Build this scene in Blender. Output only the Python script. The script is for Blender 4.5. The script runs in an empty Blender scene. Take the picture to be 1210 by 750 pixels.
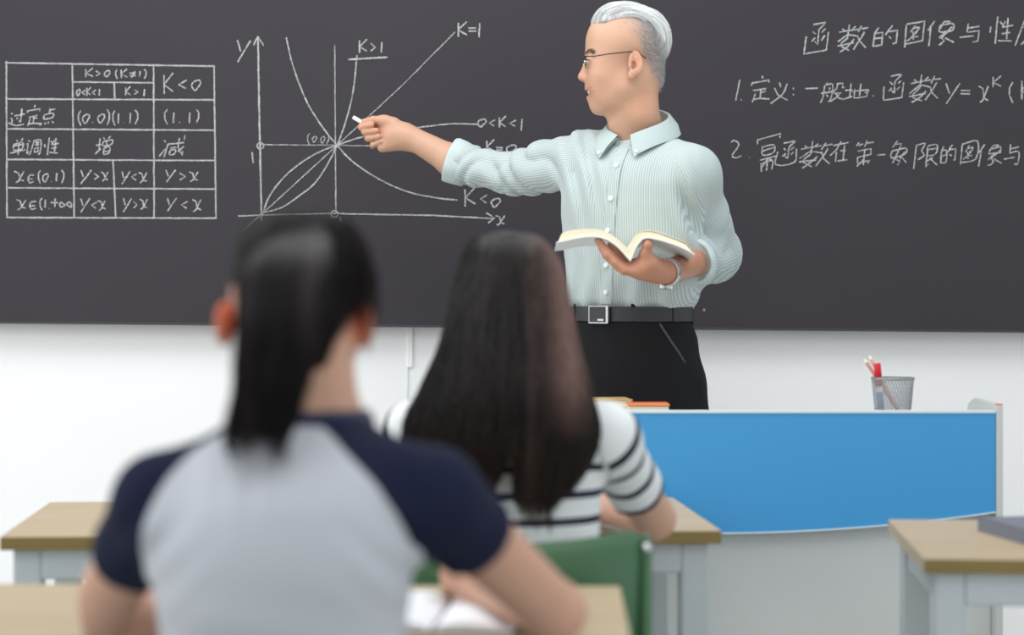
import bpy, math, random, time
import numpy as np
from mathutils import Vector, Matrix
T00 = time.time()
R = math.radians
SC = bpy.context.scene
COL = SC.collection
# ------------------------------------------------------------------ camera
F = 2400.0; CZ = 1.17; HX = 605.0; HY = 337.0      # focal length in pixels, eye height, vanishing level
cam_d = bpy.data.cameras.new('camera'); cam = bpy.data.objects.new('camera', cam_d); COL.objects.link(cam)
cam.location = (0, 0, CZ); cam.rotation_euler = (R(90), 0, 0)
cam_d.sensor_width = 36; cam_d.lens = 36 * F / 1210; cam_d.shift_y = -(375 - HY) / 1210
cam_d.dof.use_dof = True; cam_d.dof.focus_distance = 4.68; cam_d.dof.aperture_fstop = 2.15
cam_d.clip_start = .05
SC.camera = cam
# ------------------------------------------------------------------ light
w = bpy.data.worlds.new('world'); SC.world = w; w.use_nodes = True
w.node_tree.nodes['Background'].inputs[0].default_value = (.90, .95, 1.0, 1)
w.node_tree.nodes['Background'].inputs[1].default_value = .96
def area(name, loc, target, sx, sy, power, col=(1, 1, 1)):
    l = bpy.data.lights.new(name, 'AREA'); l.shape = 'RECTANGLE'; l.size = sx; l.size_y = sy; l.energy = power; l.color = col
    o = bpy.data.objects.new(name, l); COL.objects.link(o); o.location = loc
    o.rotation_euler = (Vector(target) - Vector(loc)).to_track_quat('-Z', 'Y').to_euler()
    return o
area('window_daylight', (-4.2, 2.8, 2.3), (0.2, 4.9, 1.0), 3.6, 1.8, 50, (1.0, .99, .97))
area('ceiling_light', (-.3, 3.7, 3.05), (-.1, 4.6, 0), 2.6, .9, 34, (1, 1, 1))
area('ceiling_light', (0, .6, 3.05), (0, 1.6, 0), 2.4, 1.2, 16, (1, .98, .95))
SC.view_settings.view_transform = 'Standard'; SC.view_settings.look = 'None'
SC.view_settings.exposure = 0.0; SC.view_settings.gamma = 1; SC.view_settings.use_curve_mapping = False

# ------------------------------------------------------------------ helpers
def W(px, py, Y):                                   # measured point at distance Y -> metres
    return np.array([(px - HX) * Y / F, Y, CZ - (py - HY) * Y / F])
def lin(c):
    return tuple((v / 255 / 12.92 if v / 255 <= .04045 else ((v / 255 + .055) / 1.055) ** 2.4) for v in c) + (1,)
def tag(o, label=None, cat=None, group=None, kind=None):
    if label: o['label'] = label
    if cat: o['category'] = cat
    if group: o['group'] = group
    if kind: o['kind'] = kind
    return o
def empty(name, loc, label=None, cat=None, group=None, rz=0):
    o = bpy.data.objects.new(name, None); COL.objects.link(o); o.location = loc; o.rotation_euler.z = rz
    o.empty_display_size = .05
    return tag(o, label, cat, group)
def mesh_obj(name, verts, faces, mat, parent=None, smooth=False, world=True):
    me = bpy.data.meshes.new(name); me.from_pydata([tuple(map(float, v)) for v in verts], [], [tuple(map(int, f)) for f in faces]); me.update()
    o = bpy.data.objects.new(name, me); COL.objects.link(o)
    if mat: me.materials.append(mat)
    if smooth: me.polygons.foreach_set('use_smooth', [True] * len(me.polygons))
    if parent is not None: attach(o, parent, world)
    return o
def attach(o, parent, world=True):
    o.parent = parent
    if world:                                       # vertices were given in world space
        m = Matrix.LocRotScale(parent.location, parent.rotation_euler, None)
        p = parent.parent
        while p is not None:
            m = Matrix.LocRotScale(p.location, p.rotation_euler, None) @ m; p = p.parent
        o.data.transform(m.inverted()) if o.type == 'MESH' else None
    return o
def np_mesh(name, V, Q, mat, parent=None, attrs=None, smooth=True, world=True):
    me = bpy.data.meshes.new(name); n = len(V); k = Q.shape[1]
    me.vertices.add(n); me.vertices.foreach_set('co', np.ascontiguousarray(V, dtype=np.float32).ravel())
    me.loops.add(Q.size); me.loops.foreach_set('vertex_index', Q.astype(np.int32).ravel())
    me.polygons.add(len(Q)); me.polygons.foreach_set('loop_start', np.arange(0, Q.size, k, dtype=np.int32))
    me.polygons.foreach_set('loop_total', np.full(len(Q), k, dtype=np.int32))
    me.polygons.foreach_set('use_smooth', np.full(len(Q), smooth))
    me.update(); me.validate()
    for an, arr in (attrs or {}).items():
        if arr.ndim == 1:
            a = me.attributes.new(an, 'FLOAT', 'POINT'); a.data.foreach_set('value', arr.astype(np.float32))
        else:
            a = me.color_attributes.new(an, 'FLOAT_COLOR', 'POINT')
            c = np.ones((n, 4), np.float32); c[:, :3] = arr; a.data.foreach_set('color', c.ravel())
    o = bpy.data.objects.new(name, me); COL.objects.link(o)
    if mat: me.materials.append(mat)
    if parent is not None: attach(o, parent, world)
    return o
class MB:                                           # collects simple solids into one mesh
    def __init__(s): s.v = []; s.f = []
    def box(s, c, d, rot=None, bev=0.0):
        hx, hy, hz = d[0] / 2, d[1] / 2, d[2] / 2; b = min(bev, hx * .9, hy * .9, hz * .9)
        i0 = len(s.v); pts = []
        if b <= 0:
            pts = [(x, y, z) for z in (-hz, hz) for x, y in ((-hx, -hy), (hx, -hy), (hx, hy), (-hx, hy))]
            fs = [(3, 2, 1, 0), (4, 5, 6, 7), (0, 1, 5, 4), (1, 2, 6, 5), (2, 3, 7, 6), (3, 0, 4, 7)]
        else:
            def ring(z, o): return [(-hx + b + o * 0 - (b - o), -hy + b, z), (-hx + b, -hy + o, z), (hx - b, -hy + o, z), (hx - o, -hy + b, z), (hx - o, hy - b, z), (hx - b, hy - o, z), (-hx + b, hy - o, z), (-hx + o, hy - b, z)]
            def ring2(z, o): return [(-hx + o, -hy + b, z), (-hx + b, -hy + o, z), (hx - b, -hy + o, z), (hx - o, -hy + b, z), (hx - o, hy - b, z), (hx - b, hy - o, z), (-hx + b, hy - o, z), (-hx + o, hy - b, z)]
            rs = [ring2(-hz, b), ring2(-hz + b, 0), ring2(hz - b, 0), ring2(hz, b)]
            for r_ in rs: pts += r_
            fs = [tuple(range(7, -1, -1)), tuple(range(24, 32))]
            for k in range(3):
                for j in range(8): fs.append((k * 8 + j, k * 8 + (j + 1) % 8, k * 8 + 8 + (j + 1) % 8, k * 8 + 8 + j))
        M = rot if rot is not None else Matrix.Identity(3)
        for p in pts: s.v.append(tuple(M @ Vector(p) + Vector(c)))
        s.f += [tuple(i0 + k for k in f) for f in fs]; return s
    def tube(s, pts, r, n=10, closed=False):
        pts = [Vector(p) for p in pts]; m = len(pts); rr = r if isinstance(r, (list, tuple)) else [r] * m
        i0 = len(s.v); up = None
        for i, p in enumerate(pts):
            a = pts[(i - 1) % m] if (closed or i > 0) else p; b = pts[(i + 1) % m] if (closed or i < m - 1) else p
            t = (b - a).normalized()
            if up is None: up = t.orthogonal().normalized()
            up = (up - t * up.dot(t)).normalized(); sd = t.cross(up)
            for k in range(n):
                an = 2 * math.pi * k / n; s.v.append(tuple(p + (up * math.cos(an) + sd * math.sin(an)) * rr[i]))
        for i in range(m if closed else m - 1):
            for k in range(n):
                a = i0 + i * n + k; b = i0 + i * n + (k + 1) % n; c = i0 + ((i + 1) % m) * n
                s.f.append((a, b, c + (k + 1) % n, c + k))
        if not closed:
            s.f.append(tuple(i0 + k for k in range(n - 1, -1, -1))); s.f.append(tuple(i0 + (m - 1) * n + k for k in range(n)))
        return s
    def prism(s, poly, ax, t0, t1):                 # polygon extruded along axis ax
        i0 = len(s.v); n = len(poly)
        for t in (t0, t1):
            for a, b in poly:
                s.v.append((t, a, b) if ax == 0 else (a, t, b) if ax == 1 else (a, b, t))
        s.f.append(tuple(i0 + k for k in range(n - 1, -1, -1))); s.f.append(tuple(i0 + n + k for k in range(n)))
        for k in range(n): s.f.append((i0 + k, i0 + (k + 1) % n, i0 + n + (k + 1) % n, i0 + n + k))
        return s
    def build(s, name, mat, parent=None, smooth=False, world=True, bevel=0):
        o = mesh_obj(name, s.v, s.f, mat, parent, smooth, world)
        if bevel:
            m = o.modifiers.new('bevel', 'BEVEL'); m.width = bevel; m.segments = 2; m.limit_method = 'ANGLE'
        return o

# ------------------------------------------------------------------ materials
def mat(name, rgb, rough=.5, spec=.5, metal=0, noise=0, nscale=20, bump=0, bscale=200, coat=0, sss=0, trans=0, alpha=1, sheen=0):
    m = bpy.data.materials.new(name); m.use_nodes = True; nt = m.node_tree; b = nt.nodes['Principled BSDF']
    b.inputs['Base Color'].default_value = lin(rgb); b.inputs['Roughness'].default_value = rough
    b.inputs['Specular IOR Level'].default_value = spec; b.inputs['Metallic'].default_value = metal
    b.inputs['Coat Weight'].default_value = coat; b.inputs['Transmission Weight'].default_value = trans; b.inputs['Alpha'].default_value = alpha
    b.inputs['Sheen Weight'].default_value = sheen
    if sss:
        b.inputs['Subsurface Weight'].default_value = sss; b.inputs['Subsurface Radius'].default_value = (.012, .004, .0025); b.inputs['Subsurface Scale'].default_value = 1
    tc = nt.nodes.new('ShaderNodeTexCoord')
    if noise:
        n = nt.nodes.new('ShaderNodeTexNoise'); n.inputs['Scale'].default_value = nscale; n.inputs['Detail'].default_value = 6
        nt.links.new(tc.outputs['Object'], n.inputs['Vector'])
        mx = nt.nodes.new('ShaderNodeMix'); mx.data_type = 'RGBA'; mx.name = 'colmix'
        c = lin(rgb); mx.inputs['A'].default_value = tuple(v * (1 - noise) for v in c[:3]) + (1,); mx.inputs['B'].default_value = tuple(min(1, v * (1 + noise)) for v in c[:3]) + (1,)
        nt.links.new(n.outputs['Fac'], mx.inputs['Factor']); nt.links.new(mx.outputs['Result'], b.inputs['Base Color'])
    if bump:
        n2 = nt.nodes.new('ShaderNodeTexNoise'); n2.inputs['Scale'].default_value = bscale; n2.inputs['Detail'].default_value = 4
        nt.links.new(tc.outputs['Object'], n2.inputs['Vector'])
        bp = nt.nodes.new('ShaderNodeBump'); bp.inputs['Strength'].default_value = bump; bp.inputs['Distance'].default_value = .002
        nt.links.new(n2.outputs['Fac'], bp.inputs['Height']); nt.links.new(bp.outputs['Normal'], b.inputs['Normal'])
    return m
def math_node(nt, op, a, b=None, c=None):
    n = nt.nodes.new('ShaderNodeMath'); n.operation = op
    for i, v in enumerate((a, b, c)):
        if v is None: continue
        if isinstance(v, (int, float)): n.inputs[i].default_value = v
        else: nt.links.new(v, n.inputs[i])
    return n.outputs[0]
def attr(nt, name, out='Fac'):
    a = nt.nodes.new('ShaderNodeAttribute'); a.attribute_name = name; return a.outputs[out]
def mix_col(nt, fac, A, B):
    mx = nt.nodes.new('ShaderNodeMix'); mx.data_type = 'RGBA'
    for k, v in (('Factor', fac), ('A', A), ('B', B)):
        if isinstance(v, (int, float, tuple)): mx.inputs[k].default_value = v
        else: nt.links.new(v, mx.inputs[k])
    return mx.outputs['Result']
def skin_mat(name):
    m = mat(name, (215, 165, 135), rough=.48, spec=.4, sss=.12, bump=.12, bscale=350); nt = m.node_tree; b = nt.nodes['Principled BSDF']
    n = nt.nodes.new('ShaderNodeTexNoise'); n.inputs['Scale'].default_value = 45; n.inputs['Detail'].default_value = 5
    tc = nt.nodes.new('ShaderNodeTexCoord'); nt.links.new(tc.outputs['Object'], n.inputs['Vector'])
    f = math_node(nt, 'MULTIPLY', n.outputs['Fac'], .16)
    nt.links.new(mix_col(nt, f, attr(nt, 'tint', 'Color'), lin((180, 112, 86))), b.inputs['Base Color'])
    return m
def wood_mat(name, c1, c2, dark, axis=0):
    m = mat(name, c1, rough=.42, spec=.4); nt = m.node_tree; b = nt.nodes['Principled BSDF']
    tc = nt.nodes.new('ShaderNodeTexCoord'); mp = nt.nodes.new('ShaderNodeMapping'); nt.links.new(tc.outputs['Object'], mp.inputs[0])
    mp.inputs['Scale'].default_value = (1.2, 26, 26) if axis == 0 else (26, 1.2, 26)
    n = nt.nodes.new('ShaderNodeTexNoise'); n.inputs['Scale'].default_value = 1.6; n.inputs['Detail'].default_value = 7; n.inputs['Roughness'].default_value = .65
    nt.links.new(mp.outputs[0], n.inputs['Vector'])
    mp2 = nt.nodes.new('ShaderNodeMapping'); nt.links.new(tc.outputs['Object'], mp2.inputs[0]); mp2.inputs['Scale'].default_value = (.9, 9, 9)
    n3 = nt.nodes.new('ShaderNodeTexNoise'); n3.inputs['Scale'].default_value = 1.3; n3.inputs['Detail'].default_value = 3; nt.links.new(mp2.outputs[0], n3.inputs['Vector'])
    r = nt.nodes.new('ShaderNodeValToRGB'); nt.links.new(n.outputs['Fac'], r.inputs[0])
    r.color_ramp.elements[0].position = .33; r.color_ramp.elements[0].color = lin(dark); r.color_ramp.elements[1].position = .62; r.color_ramp.elements[1].color = lin(c1)
    f = math_node(nt, 'MULTIPLY_ADD', n3.outputs['Fac'], 2.2, -.6); f = math_node(nt, 'MINIMUM', math_node(nt, 'MAXIMUM', f, 0), 1)
    nt.links.new(mix_col(nt, f, r.outputs[0], lin(c2)), b.inputs['Base Color'])
    bp = nt.nodes.new('ShaderNodeBump'); bp.inputs['Strength'].default_value = .15; bp.inputs['Distance'].default_value = .001
    nt.links.new(n.outputs['Fac'], bp.inputs['Height']); nt.links.new(bp.outputs['Normal'], b.inputs['Normal'])
    return m
M_wall = mat('wall_paint', (247, 247, 246), rough=.85, spec=.2, noise=.02, nscale=3, bump=.15, bscale=120)
M_floor = mat('floor_vinyl', (196, 196, 190), rough=.45, noise=.06, nscale=9, bump=.1, bscale=60)
M_board = mat('chalkboard', (61, 58, 63), rough=.7, spec=.2, noise=.09, nscale=2.2, bump=.1, bscale=500)
M_bframe = mat('board_edge', (58, 55, 60), rough=.5)
M_chalk = mat('chalk', (228, 230, 226), rough=.9, spec=.1)
def chalk_nodes(m):
    nt = m.node_tree; b = nt.nodes['Principled BSDF']
    tc = nt.nodes.new('ShaderNodeTexCoord'); n = nt.nodes.new('ShaderNodeTexNoise'); n.inputs['Scale'].default_value = 330; n.inputs['Detail'].default_value = 3
    nt.links.new(tc.outputs['Object'], n.inputs['Vector'])
    f = math_node(nt, 'MULTIPLY_ADD', n.outputs['Fac'], 2.6, -.85); f = math_node(nt, 'MINIMUM', math_node(nt, 'MAXIMUM', f, 0), 1)
    nt.links.new(mix_col(nt, f, lin((118, 116, 120)), lin((222, 225, 222))), b.inputs['Base Color'])
chalk_nodes(M_chalk)
M_chalkstick = mat('chalk_stick', (250, 250, 248), rough=.8, spec=.1)
M_blue = mat('blue_laminate', (66, 154, 212), rough=.4, spec=.4, noise=.02, nscale=4)
M_grey = mat('light_grey_laminate', (212, 216, 213), rough=.5, noise=.02, nscale=5)
M_edge = mat('pale_edge_band', (205, 222, 228), rough=.4)
M_post = mat('podium_side', (200, 204, 200), rough=.5)
M_orange = mat('orange_plastic', (222, 120, 70), rough=.5)
M_oak = wood_mat('oak_desk_top', (200, 182, 154), (188, 168, 136), (168, 148, 120))
M_oakedge = wood_mat('oak_desk_edge', (138, 118, 66), (126, 108, 60), (112, 96, 52))
M_leg = mat('grey_painted_metal', (182, 190, 192), rough=.5, noise=.02)
M_green = mat('green_plastic', (72, 112, 80), rough=.42, noise=.04, nscale=6)
M_steel = mat('chair_steel', (168, 170, 172), rough=.3, metal=.8)
M_chrome = mat('chrome', (225, 225, 225), rough=.16, metal=1)
M_leather = mat('black_leather', (40, 41, 46), rough=.38, bump=.3, bscale=400)
M_black = mat('black_trouser_cloth', (25, 25, 27), rough=.8, spec=.2, bump=.3, bscale=500)
M_pocket = mat('satin_piping', (62, 63, 66), rough=.4)
M_denim = mat('dark_denim', (38, 44, 62), rough=.85, bump=.3, bscale=500)
M_shoe = mat('dark_shoe_leather', (28, 26, 26), rough=.4)
M_wshoe = mat('white_canvas', (220, 220, 218), rough=.8)
M_page = mat('cream_page', (243, 235, 206), rough=.8, spec=.2)
M_cover = mat('book_cover', (236, 239, 242), rough=.45)
M_paper = mat('white_paper', (236, 238, 242), rough=.8)
M_glassframe = mat('spectacle_metal', (60, 48, 48), rough=.3, metal=.5)
M_lens = mat('spectacle_lens', (255, 255, 255), rough=.02, trans=1)
M_lens.node_tree.nodes['Principled BSDF'].inputs['IOR'].default_value = 1.12
M_mesh = mat('grey_metal_mesh', (150, 154, 156), rough=.45, metal=.3)
M_red = mat('red_plastic', (215, 35, 45), rough=.35)
M_pencil = mat('pale_wooden_pencil', (226, 190, 168), rough=.5)
M_pencil2 = mat('pink_pencil_paint', (214, 150, 138), rough=.5)
M_tan = mat('tan_card', (196, 160, 104), rough=.6)
M_darkblue = mat('slate_cover', (118, 122, 134), rough=.5)
M_dark = mat('near_black_plastic', (34, 32, 36), rough=.45)
M_tooth = mat('teeth', (240, 232, 220), rough=.3)
M_eye = mat('eye_white', (225, 220, 215), rough=.2)
M_iris = mat('iris', (40, 26, 20), rough=.15)
M_navy = mat('navy_knit', (28, 34, 62), rough=.85, spec=.2, sheen=.2)
M_btn = mat('pearl_button', (238, 242, 240), rough=.3)
M_skin = skin_mat('skin')
def hair_mat(name, ca, cb, rough, spec=.5):
    m = mat(name, ca, rough=rough, spec=spec); nt = m.node_tree; b = nt.nodes['Principled BSDF']
    nt.links.new(mix_col(nt, attr(nt, 'vary'), lin(ca), lin(cb)), b.inputs['Base Color'])
    return m
M_hair = hair_mat('black_hair', (9, 8, 9), (66, 56, 55), .5, .18)
M_hairb = hair_mat('brown_black_hair', (10, 9, 9), (128, 100, 92), .42, .35)
M_hairg = hair_mat('silver_hair', (150, 152, 152), (236, 238, 237), .55, .3)
# shirts
def stripe_shirt():
    m = mat('mint_pinstripe_cotton', (205, 220, 217), rough=.8, spec=.25, bump=.25, bscale=260, sheen=.15); nt = m.node_tree; b = nt.nodes['Principled BSDF']
    s = attr(nt, 'stripe'); f = math_node(nt, 'SINE', math_node(nt, 'MULTIPLY', s, 2 * math.pi / .0052))
    f = math_node(nt, 'MULTIPLY_ADD', f, .9, .45); f = math_node(nt, 'MINIMUM', math_node(nt, 'MAXIMUM', f, 0), 1)
    nt.links.new(mix_col(nt, f, lin((194, 203, 202)), lin((162, 178, 177))), b.inputs['Base Color'])
    return m
M_shirt = stripe_shirt()
M_collar = mat('mint_collar_cotton', (178, 193, 191), rough=.8, spec=.25)
M_cuff = mat('pale_cuff_lining', (192, 207, 206), rough=.8, spec=.25, bump=.3, bscale=150)
def band_shirt(name, a, b_, attr_name, period, duty):
    m = mat(name, a, rough=.85, spec=.2); nt = m.node_tree; b = nt.nodes['Principled BSDF']
    s = attr(nt, attr_name); fr = math_node(nt, 'FRACT', math_node(nt, 'DIVIDE', s, period))
    f = math_node(nt, 'LESS_THAN', fr, duty)
    nt.links.new(mix_col(nt, f, lin(a), lin(b_)), b.inputs['Base Color']); return m
M_band = band_shirt('white_and_navy_knit', (230, 233, 233), (28, 32, 54), 'stripe', .0395, .29)
def raglan():
    m = mat('grey_and_navy_raglan_knit', (196, 199, 206), rough=.88, spec=.2); nt = m.node_tree; b = nt.nodes['Principled BSDF']
    f = math_node(nt, 'GREATER_THAN', attr(nt, 'raglan'), 0.0)
    nt.links.new(mix_col(nt, f, lin((192, 194, 200)), lin((24, 28, 52))), b.inputs['Base Color']); return m
M_raglan = raglan()

# ------------------------------------------------------------------ implicit-surface modelling
def A(*v): return np.array(v, dtype=np.float64)
class Cap:                                          # tapered capsule
    def __init__(s, a, b, ra, rb): s.a = np.array(a, float); s.b = np.array(b, float); s.ra = ra; s.rb = rb
    def d(s, P):
        ba = s.b - s.a; pa = P - s.a; t = np.clip(pa @ ba / max(ba @ ba, 1e-12), 0, 1)
        return np.linalg.norm(pa - t[:, None] * ba, axis=1) - (s.ra + (s.rb - s.ra) * t)
class Ell:                                          # ellipsoid, R rows = local axes
    def __init__(s, c, r, R_=None): s.c = np.array(c, float); s.r = np.array(r, float); s.R = None if R_ is None else np.array(R_, float)
    def d(s, P):
        q = P - s.c
        if s.R is not None: q = q @ s.R.T
        k0 = np.linalg.norm(q / s.r, axis=1); k1 = np.linalg.norm(q / s.r ** 2, axis=1) + 1e-9
        return np.where(k0 < 1e-4, -s.r.min(), k0 * (k0 - 1) / k1)
def crom(x, xs, ys):                                # smooth monotone-ish interpolation
    xs = np.array(xs, float); ys = np.array(ys, float); m = np.gradient(ys, xs)
    i = np.clip(np.searchsorted(xs, x) - 1, 0, len(xs) - 2); h = xs[i + 1] - xs[i]; t = np.clip((x - xs[i]) / h, 0, 1)
    return (2 * t**3 - 3 * t**2 + 1) * ys[i] + (t**3 - 2 * t**2 + t) * h * m[i] + (-2 * t**3 + 3 * t**2) * ys[i + 1] + (t**3 - t**2) * h * m[i + 1]
class Loft:                                         # stack of ellipses; rows (z, cx, cy, a, b), yaw
    def __init__(s, rows, yaw=0, cap=.01):
        rows = sorted(rows); a = np.array(rows, float); s.z = np.linspace(a[0, 0], a[-1, 0], 160)
        s.c = [crom(s.z, a[:, 0], a[:, k]) for k in range(1, 5)]; s.yaw = yaw; s.cap = cap
    def at(s, z): return [np.interp(z, s.z, c) for c in s.c]
    def d(s, P):
        cx, cy, a, b = s.at(P[:, 2]); x = P[:, 0] - cx; y = P[:, 1] - cy; c, n = math.cos(s.yaw), math.sin(s.yaw)
        u = x * c + y * n; v = -x * n + y * c
        k0 = np.sqrt((u / a)**2 + (v / b)**2); k1 = np.sqrt((u / a**2)**2 + (v / b**2)**2) + 1e-9
        d2 = np.where(k0 < 1e-3, -np.minimum(a, b), k0 * (k0 - 1) / k1)
        dz = np.maximum(s.z[0] - P[:, 2], P[:, 2] - s.z[-1]); k = s.cap
        h = np.maximum(k - np.abs(d2 - dz), 0) / k
        return np.maximum(d2, dz) + h * h * k * .25
    def ring(s, z, ang):
        cx, cy, a, b = s.at(z); c, n = math.cos(s.yaw), math.sin(s.yaw); u = a * np.cos(ang); v = b * np.sin(ang)
        return np.stack([cx + u * c - v * n, cy + u * n + v * c, z + 0 * u], -1)
class Fn:
    def __init__(s, f): s.f = f
    def d(s, P): return s.f(P)
def field(P, prims, hd=0):
    """ops: (op, prim, k); hd = half diagonal of the block (culling), None result = nothing near"""
    D = None; c = P[len(P) // 2][None]
    for op, pr, k in prims:
        if hd and not isinstance(pr, Fn) and pr.d(c)[0] > k + hd * 1.9: continue
        d = pr.d(P)
        if op == 'u':
            if D is None: D = d
            elif k > 0:
                h = np.maximum(k - np.abs(D - d), 0) / k; D = np.minimum(D, d) - h * h * k * .25
            else: D = np.minimum(D, d)
        elif D is not None:
            d2 = -d if op == 's' else d
            if k > 0:
                h = np.maximum(k - np.abs(D - d2), 0) / k; D = np.maximum(D, d2) + h * h * k * .25
            else: D = np.maximum(D, d2)
    return D
def nets(prims, lo, hi, h, disp=None, relax=1):
    lo = np.array(lo, float); hi = np.array(hi, float); B = 12
    n = (np.ceil((hi - lo) / h / B).astype(int)) * B + 1
    G = np.full(n, 1.0, np.float32); hd = h * B * .87
    g = np.arange(B + 1) * h; bx, by, bz = np.meshgrid(g, g, g, indexing='ij'); BP = np.stack([bx.ravel(), by.ravel(), bz.ravel()], -1)
    for i in range(0, n[0] - 1, B):
        for j in range(0, n[1] - 1, B):
            for k in range(0, n[2] - 1, B):
                o = lo + np.array([i, j, k]) * h
                d0 = field((o + B * h / 2)[None], prims)[0]
                if d0 > hd * 2.0 + .02: continue
                if d0 < -hd * 2.0 - .02: G[i:i + B + 1, j:j + B + 1, k:k + B + 1] = np.minimum(G[i:i + B + 1, j:j + B + 1, k:k + B + 1], d0); G[i + 1:i + B, j + 1:j + B, k + 1:k + B] = d0; continue
                P = BP + o; D = field(P, prims, hd)
                if D is None: continue
                if disp is not None: D = D + disp(P)
                G[i:i + B + 1, j:j + B + 1, k:k + B + 1] = D.reshape(B + 1, B + 1, B + 1)
    S = G < 0
    c = sum(S[a:n[0] - 1 + a, b:n[1] - 1 + b, d:n[2] - 1 + d].astype(np.int8) for a in (0, 1) for b in (0, 1) for d in (0, 1))
    I = np.argwhere((c > 0) & (c < 8)); idx = np.full(tuple(n - 1), -1, np.int64); idx[I[:, 0], I[:, 1], I[:, 2]] = np.arange(len(I))
    acc = np.zeros((len(I), 3)); cnt = np.zeros(len(I))
    cor = [(a, b, d) for a in (0, 1) for b in (0, 1) for d in (0, 1)]
    val = {q: G[I[:, 0] + q[0], I[:, 1] + q[1], I[:, 2] + q[2]].astype(float) for q in cor}
    for q in cor:
        for ax in range(3):
            if q[ax]: continue
            r = list(q); r[ax] = 1; r = tuple(r); a, b = val[q], val[r]; m = (a < 0) != (b < 0)
            t = np.where(m, a / np.where(m, a - b, 1), 0); p = np.tile(np.array(q, float), (len(I), 1)); p[:, ax] += t
            acc[m] += p[m]; cnt[m] += 1
    V = lo + (I + acc / cnt[:, None]) * h
    Q = []
    for ax in range(3):
        u, v = [(1, 2), (2, 0), (0, 1)][ax]
        sl0 = [slice(1, -1)] * 3; sl1 = [slice(1, -1)] * 3; sl0[ax] = slice(0, -1); sl1[ax] = slice(1, None)
        s0 = S[tuple(sl0)]; s1 = S[tuple(sl1)]; E = np.argwhere(s0 != s1); 
        if not len(E): continue
        f = s0[E[:, 0], E[:, 1], E[:, 2]]; off = np.ones(3, int); off[ax] = 0; E = E + off
        def gi(du, dv):
            e = E.copy(); e[:, u] += du; e[:, v] += dv; return idx[e[:, 0], e[:, 1], e[:, 2]]
        q = np.stack([gi(-1, -1), gi(0, -1), gi(0, 0), gi(-1, 0)], 1); q[~f] = q[~f][:, ::-1]; Q.append(q)
    Q = np.concatenate(Q); Q = Q[(Q >= 0).all(1)]
    for _ in range(relax):
        s = np.zeros_like(V); k = np.zeros(len(V))
        for a, b in ((0, 1), (1, 2), (2, 3), (3, 0)):
            np.add.at(s, Q[:, a], V[Q[:, b]]); np.add.at(k, Q[:, a], 1); np.add.at(s, Q[:, b], V[Q[:, a]]); np.add.at(k, Q[:, b], 1)
        V = V * .5 + .5 * s / np.maximum(k, 1)[:, None]
    return V, Q
def soften(a, Q, it=4):
    for _ in range(it):
        s_ = np.zeros_like(a); k_ = np.zeros(len(a))
        for i, j in ((0, 1), (1, 2), (2, 3), (3, 0)): np.add.at(s_, Q[:, i], a[Q[:, j]]); np.add.at(k_, Q[:, i], 1); np.add.at(s_, Q[:, j], a[Q[:, i]]); np.add.at(k_, Q[:, j], 1)
        a = .3 * a + .7 * s_ / np.maximum(k_, 1)
    return a
def merge(parts):
    V = []; Q = []; o = 0
    for v, q in parts: V.append(v); Q.append(q + o); o += len(v)
    return np.concatenate(V), np.concatenate(Q)
def march(prims, px, py, y0=1.0, y1=5.6, disp=None):           # where the sight line from the measured pixel meets a surface
    dr = np.array([(px - HX) / F, 1, -(py - HY) / F]); o = np.array([0, 0, CZ]); ys = np.linspace(y0, y1, 700)
    P = o + dr * ys[:, None]; D = field(P, prims); D = D + (disp(P) if disp else 0); k = np.argmax(D < 0)
    return P[k] if D[k] < 0 else None
def tubes(S, r, vary, n=3):                         # S (N,m,3) strands -> one mesh
    N, m, _ = S.shape; T = np.gradient(S, axis=1); T /= np.linalg.norm(T, axis=2, keepdims=True) + 1e-9
    ref = np.array([.31, .9, .3]); U = np.cross(T, ref); U /= np.linalg.norm(U, axis=2, keepdims=True) + 1e-9; Wv = np.cross(T, U)
    r = np.broadcast_to(r, (N, m)); V = np.empty((N, m, n, 3))
    for k in range(n):
        a = 2 * math.pi * k / n; V[:, :, k] = S + (U * math.cos(a) + Wv * math.sin(a)) * r[:, :, None]
    base = (np.arange(N)[:, None] * m + np.arange(m - 1)[None]) * n
    Q = np.concatenate([np.stack([base + k, base + (k + 1) % n, base + n + (k + 1) % n, base + n + k], -1).reshape(-1, 4) for k in range(n)])
    return V.reshape(-1, 3), Q, np.repeat(vary, m * n)
rng = np.random.default_rng(7)
def wob(P, seed, f, n=5):                           # cheap smooth noise -1..1
    g = np.random.default_rng(seed); s = 0
    for _ in range(n):
        k = g.normal(size=3) * f; s = s + np.sin(P @ k + g.uniform(0, 6.28))
    return s / n
def unit(v): v = np.array(v, float); return v / np.linalg.norm(v)
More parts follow.
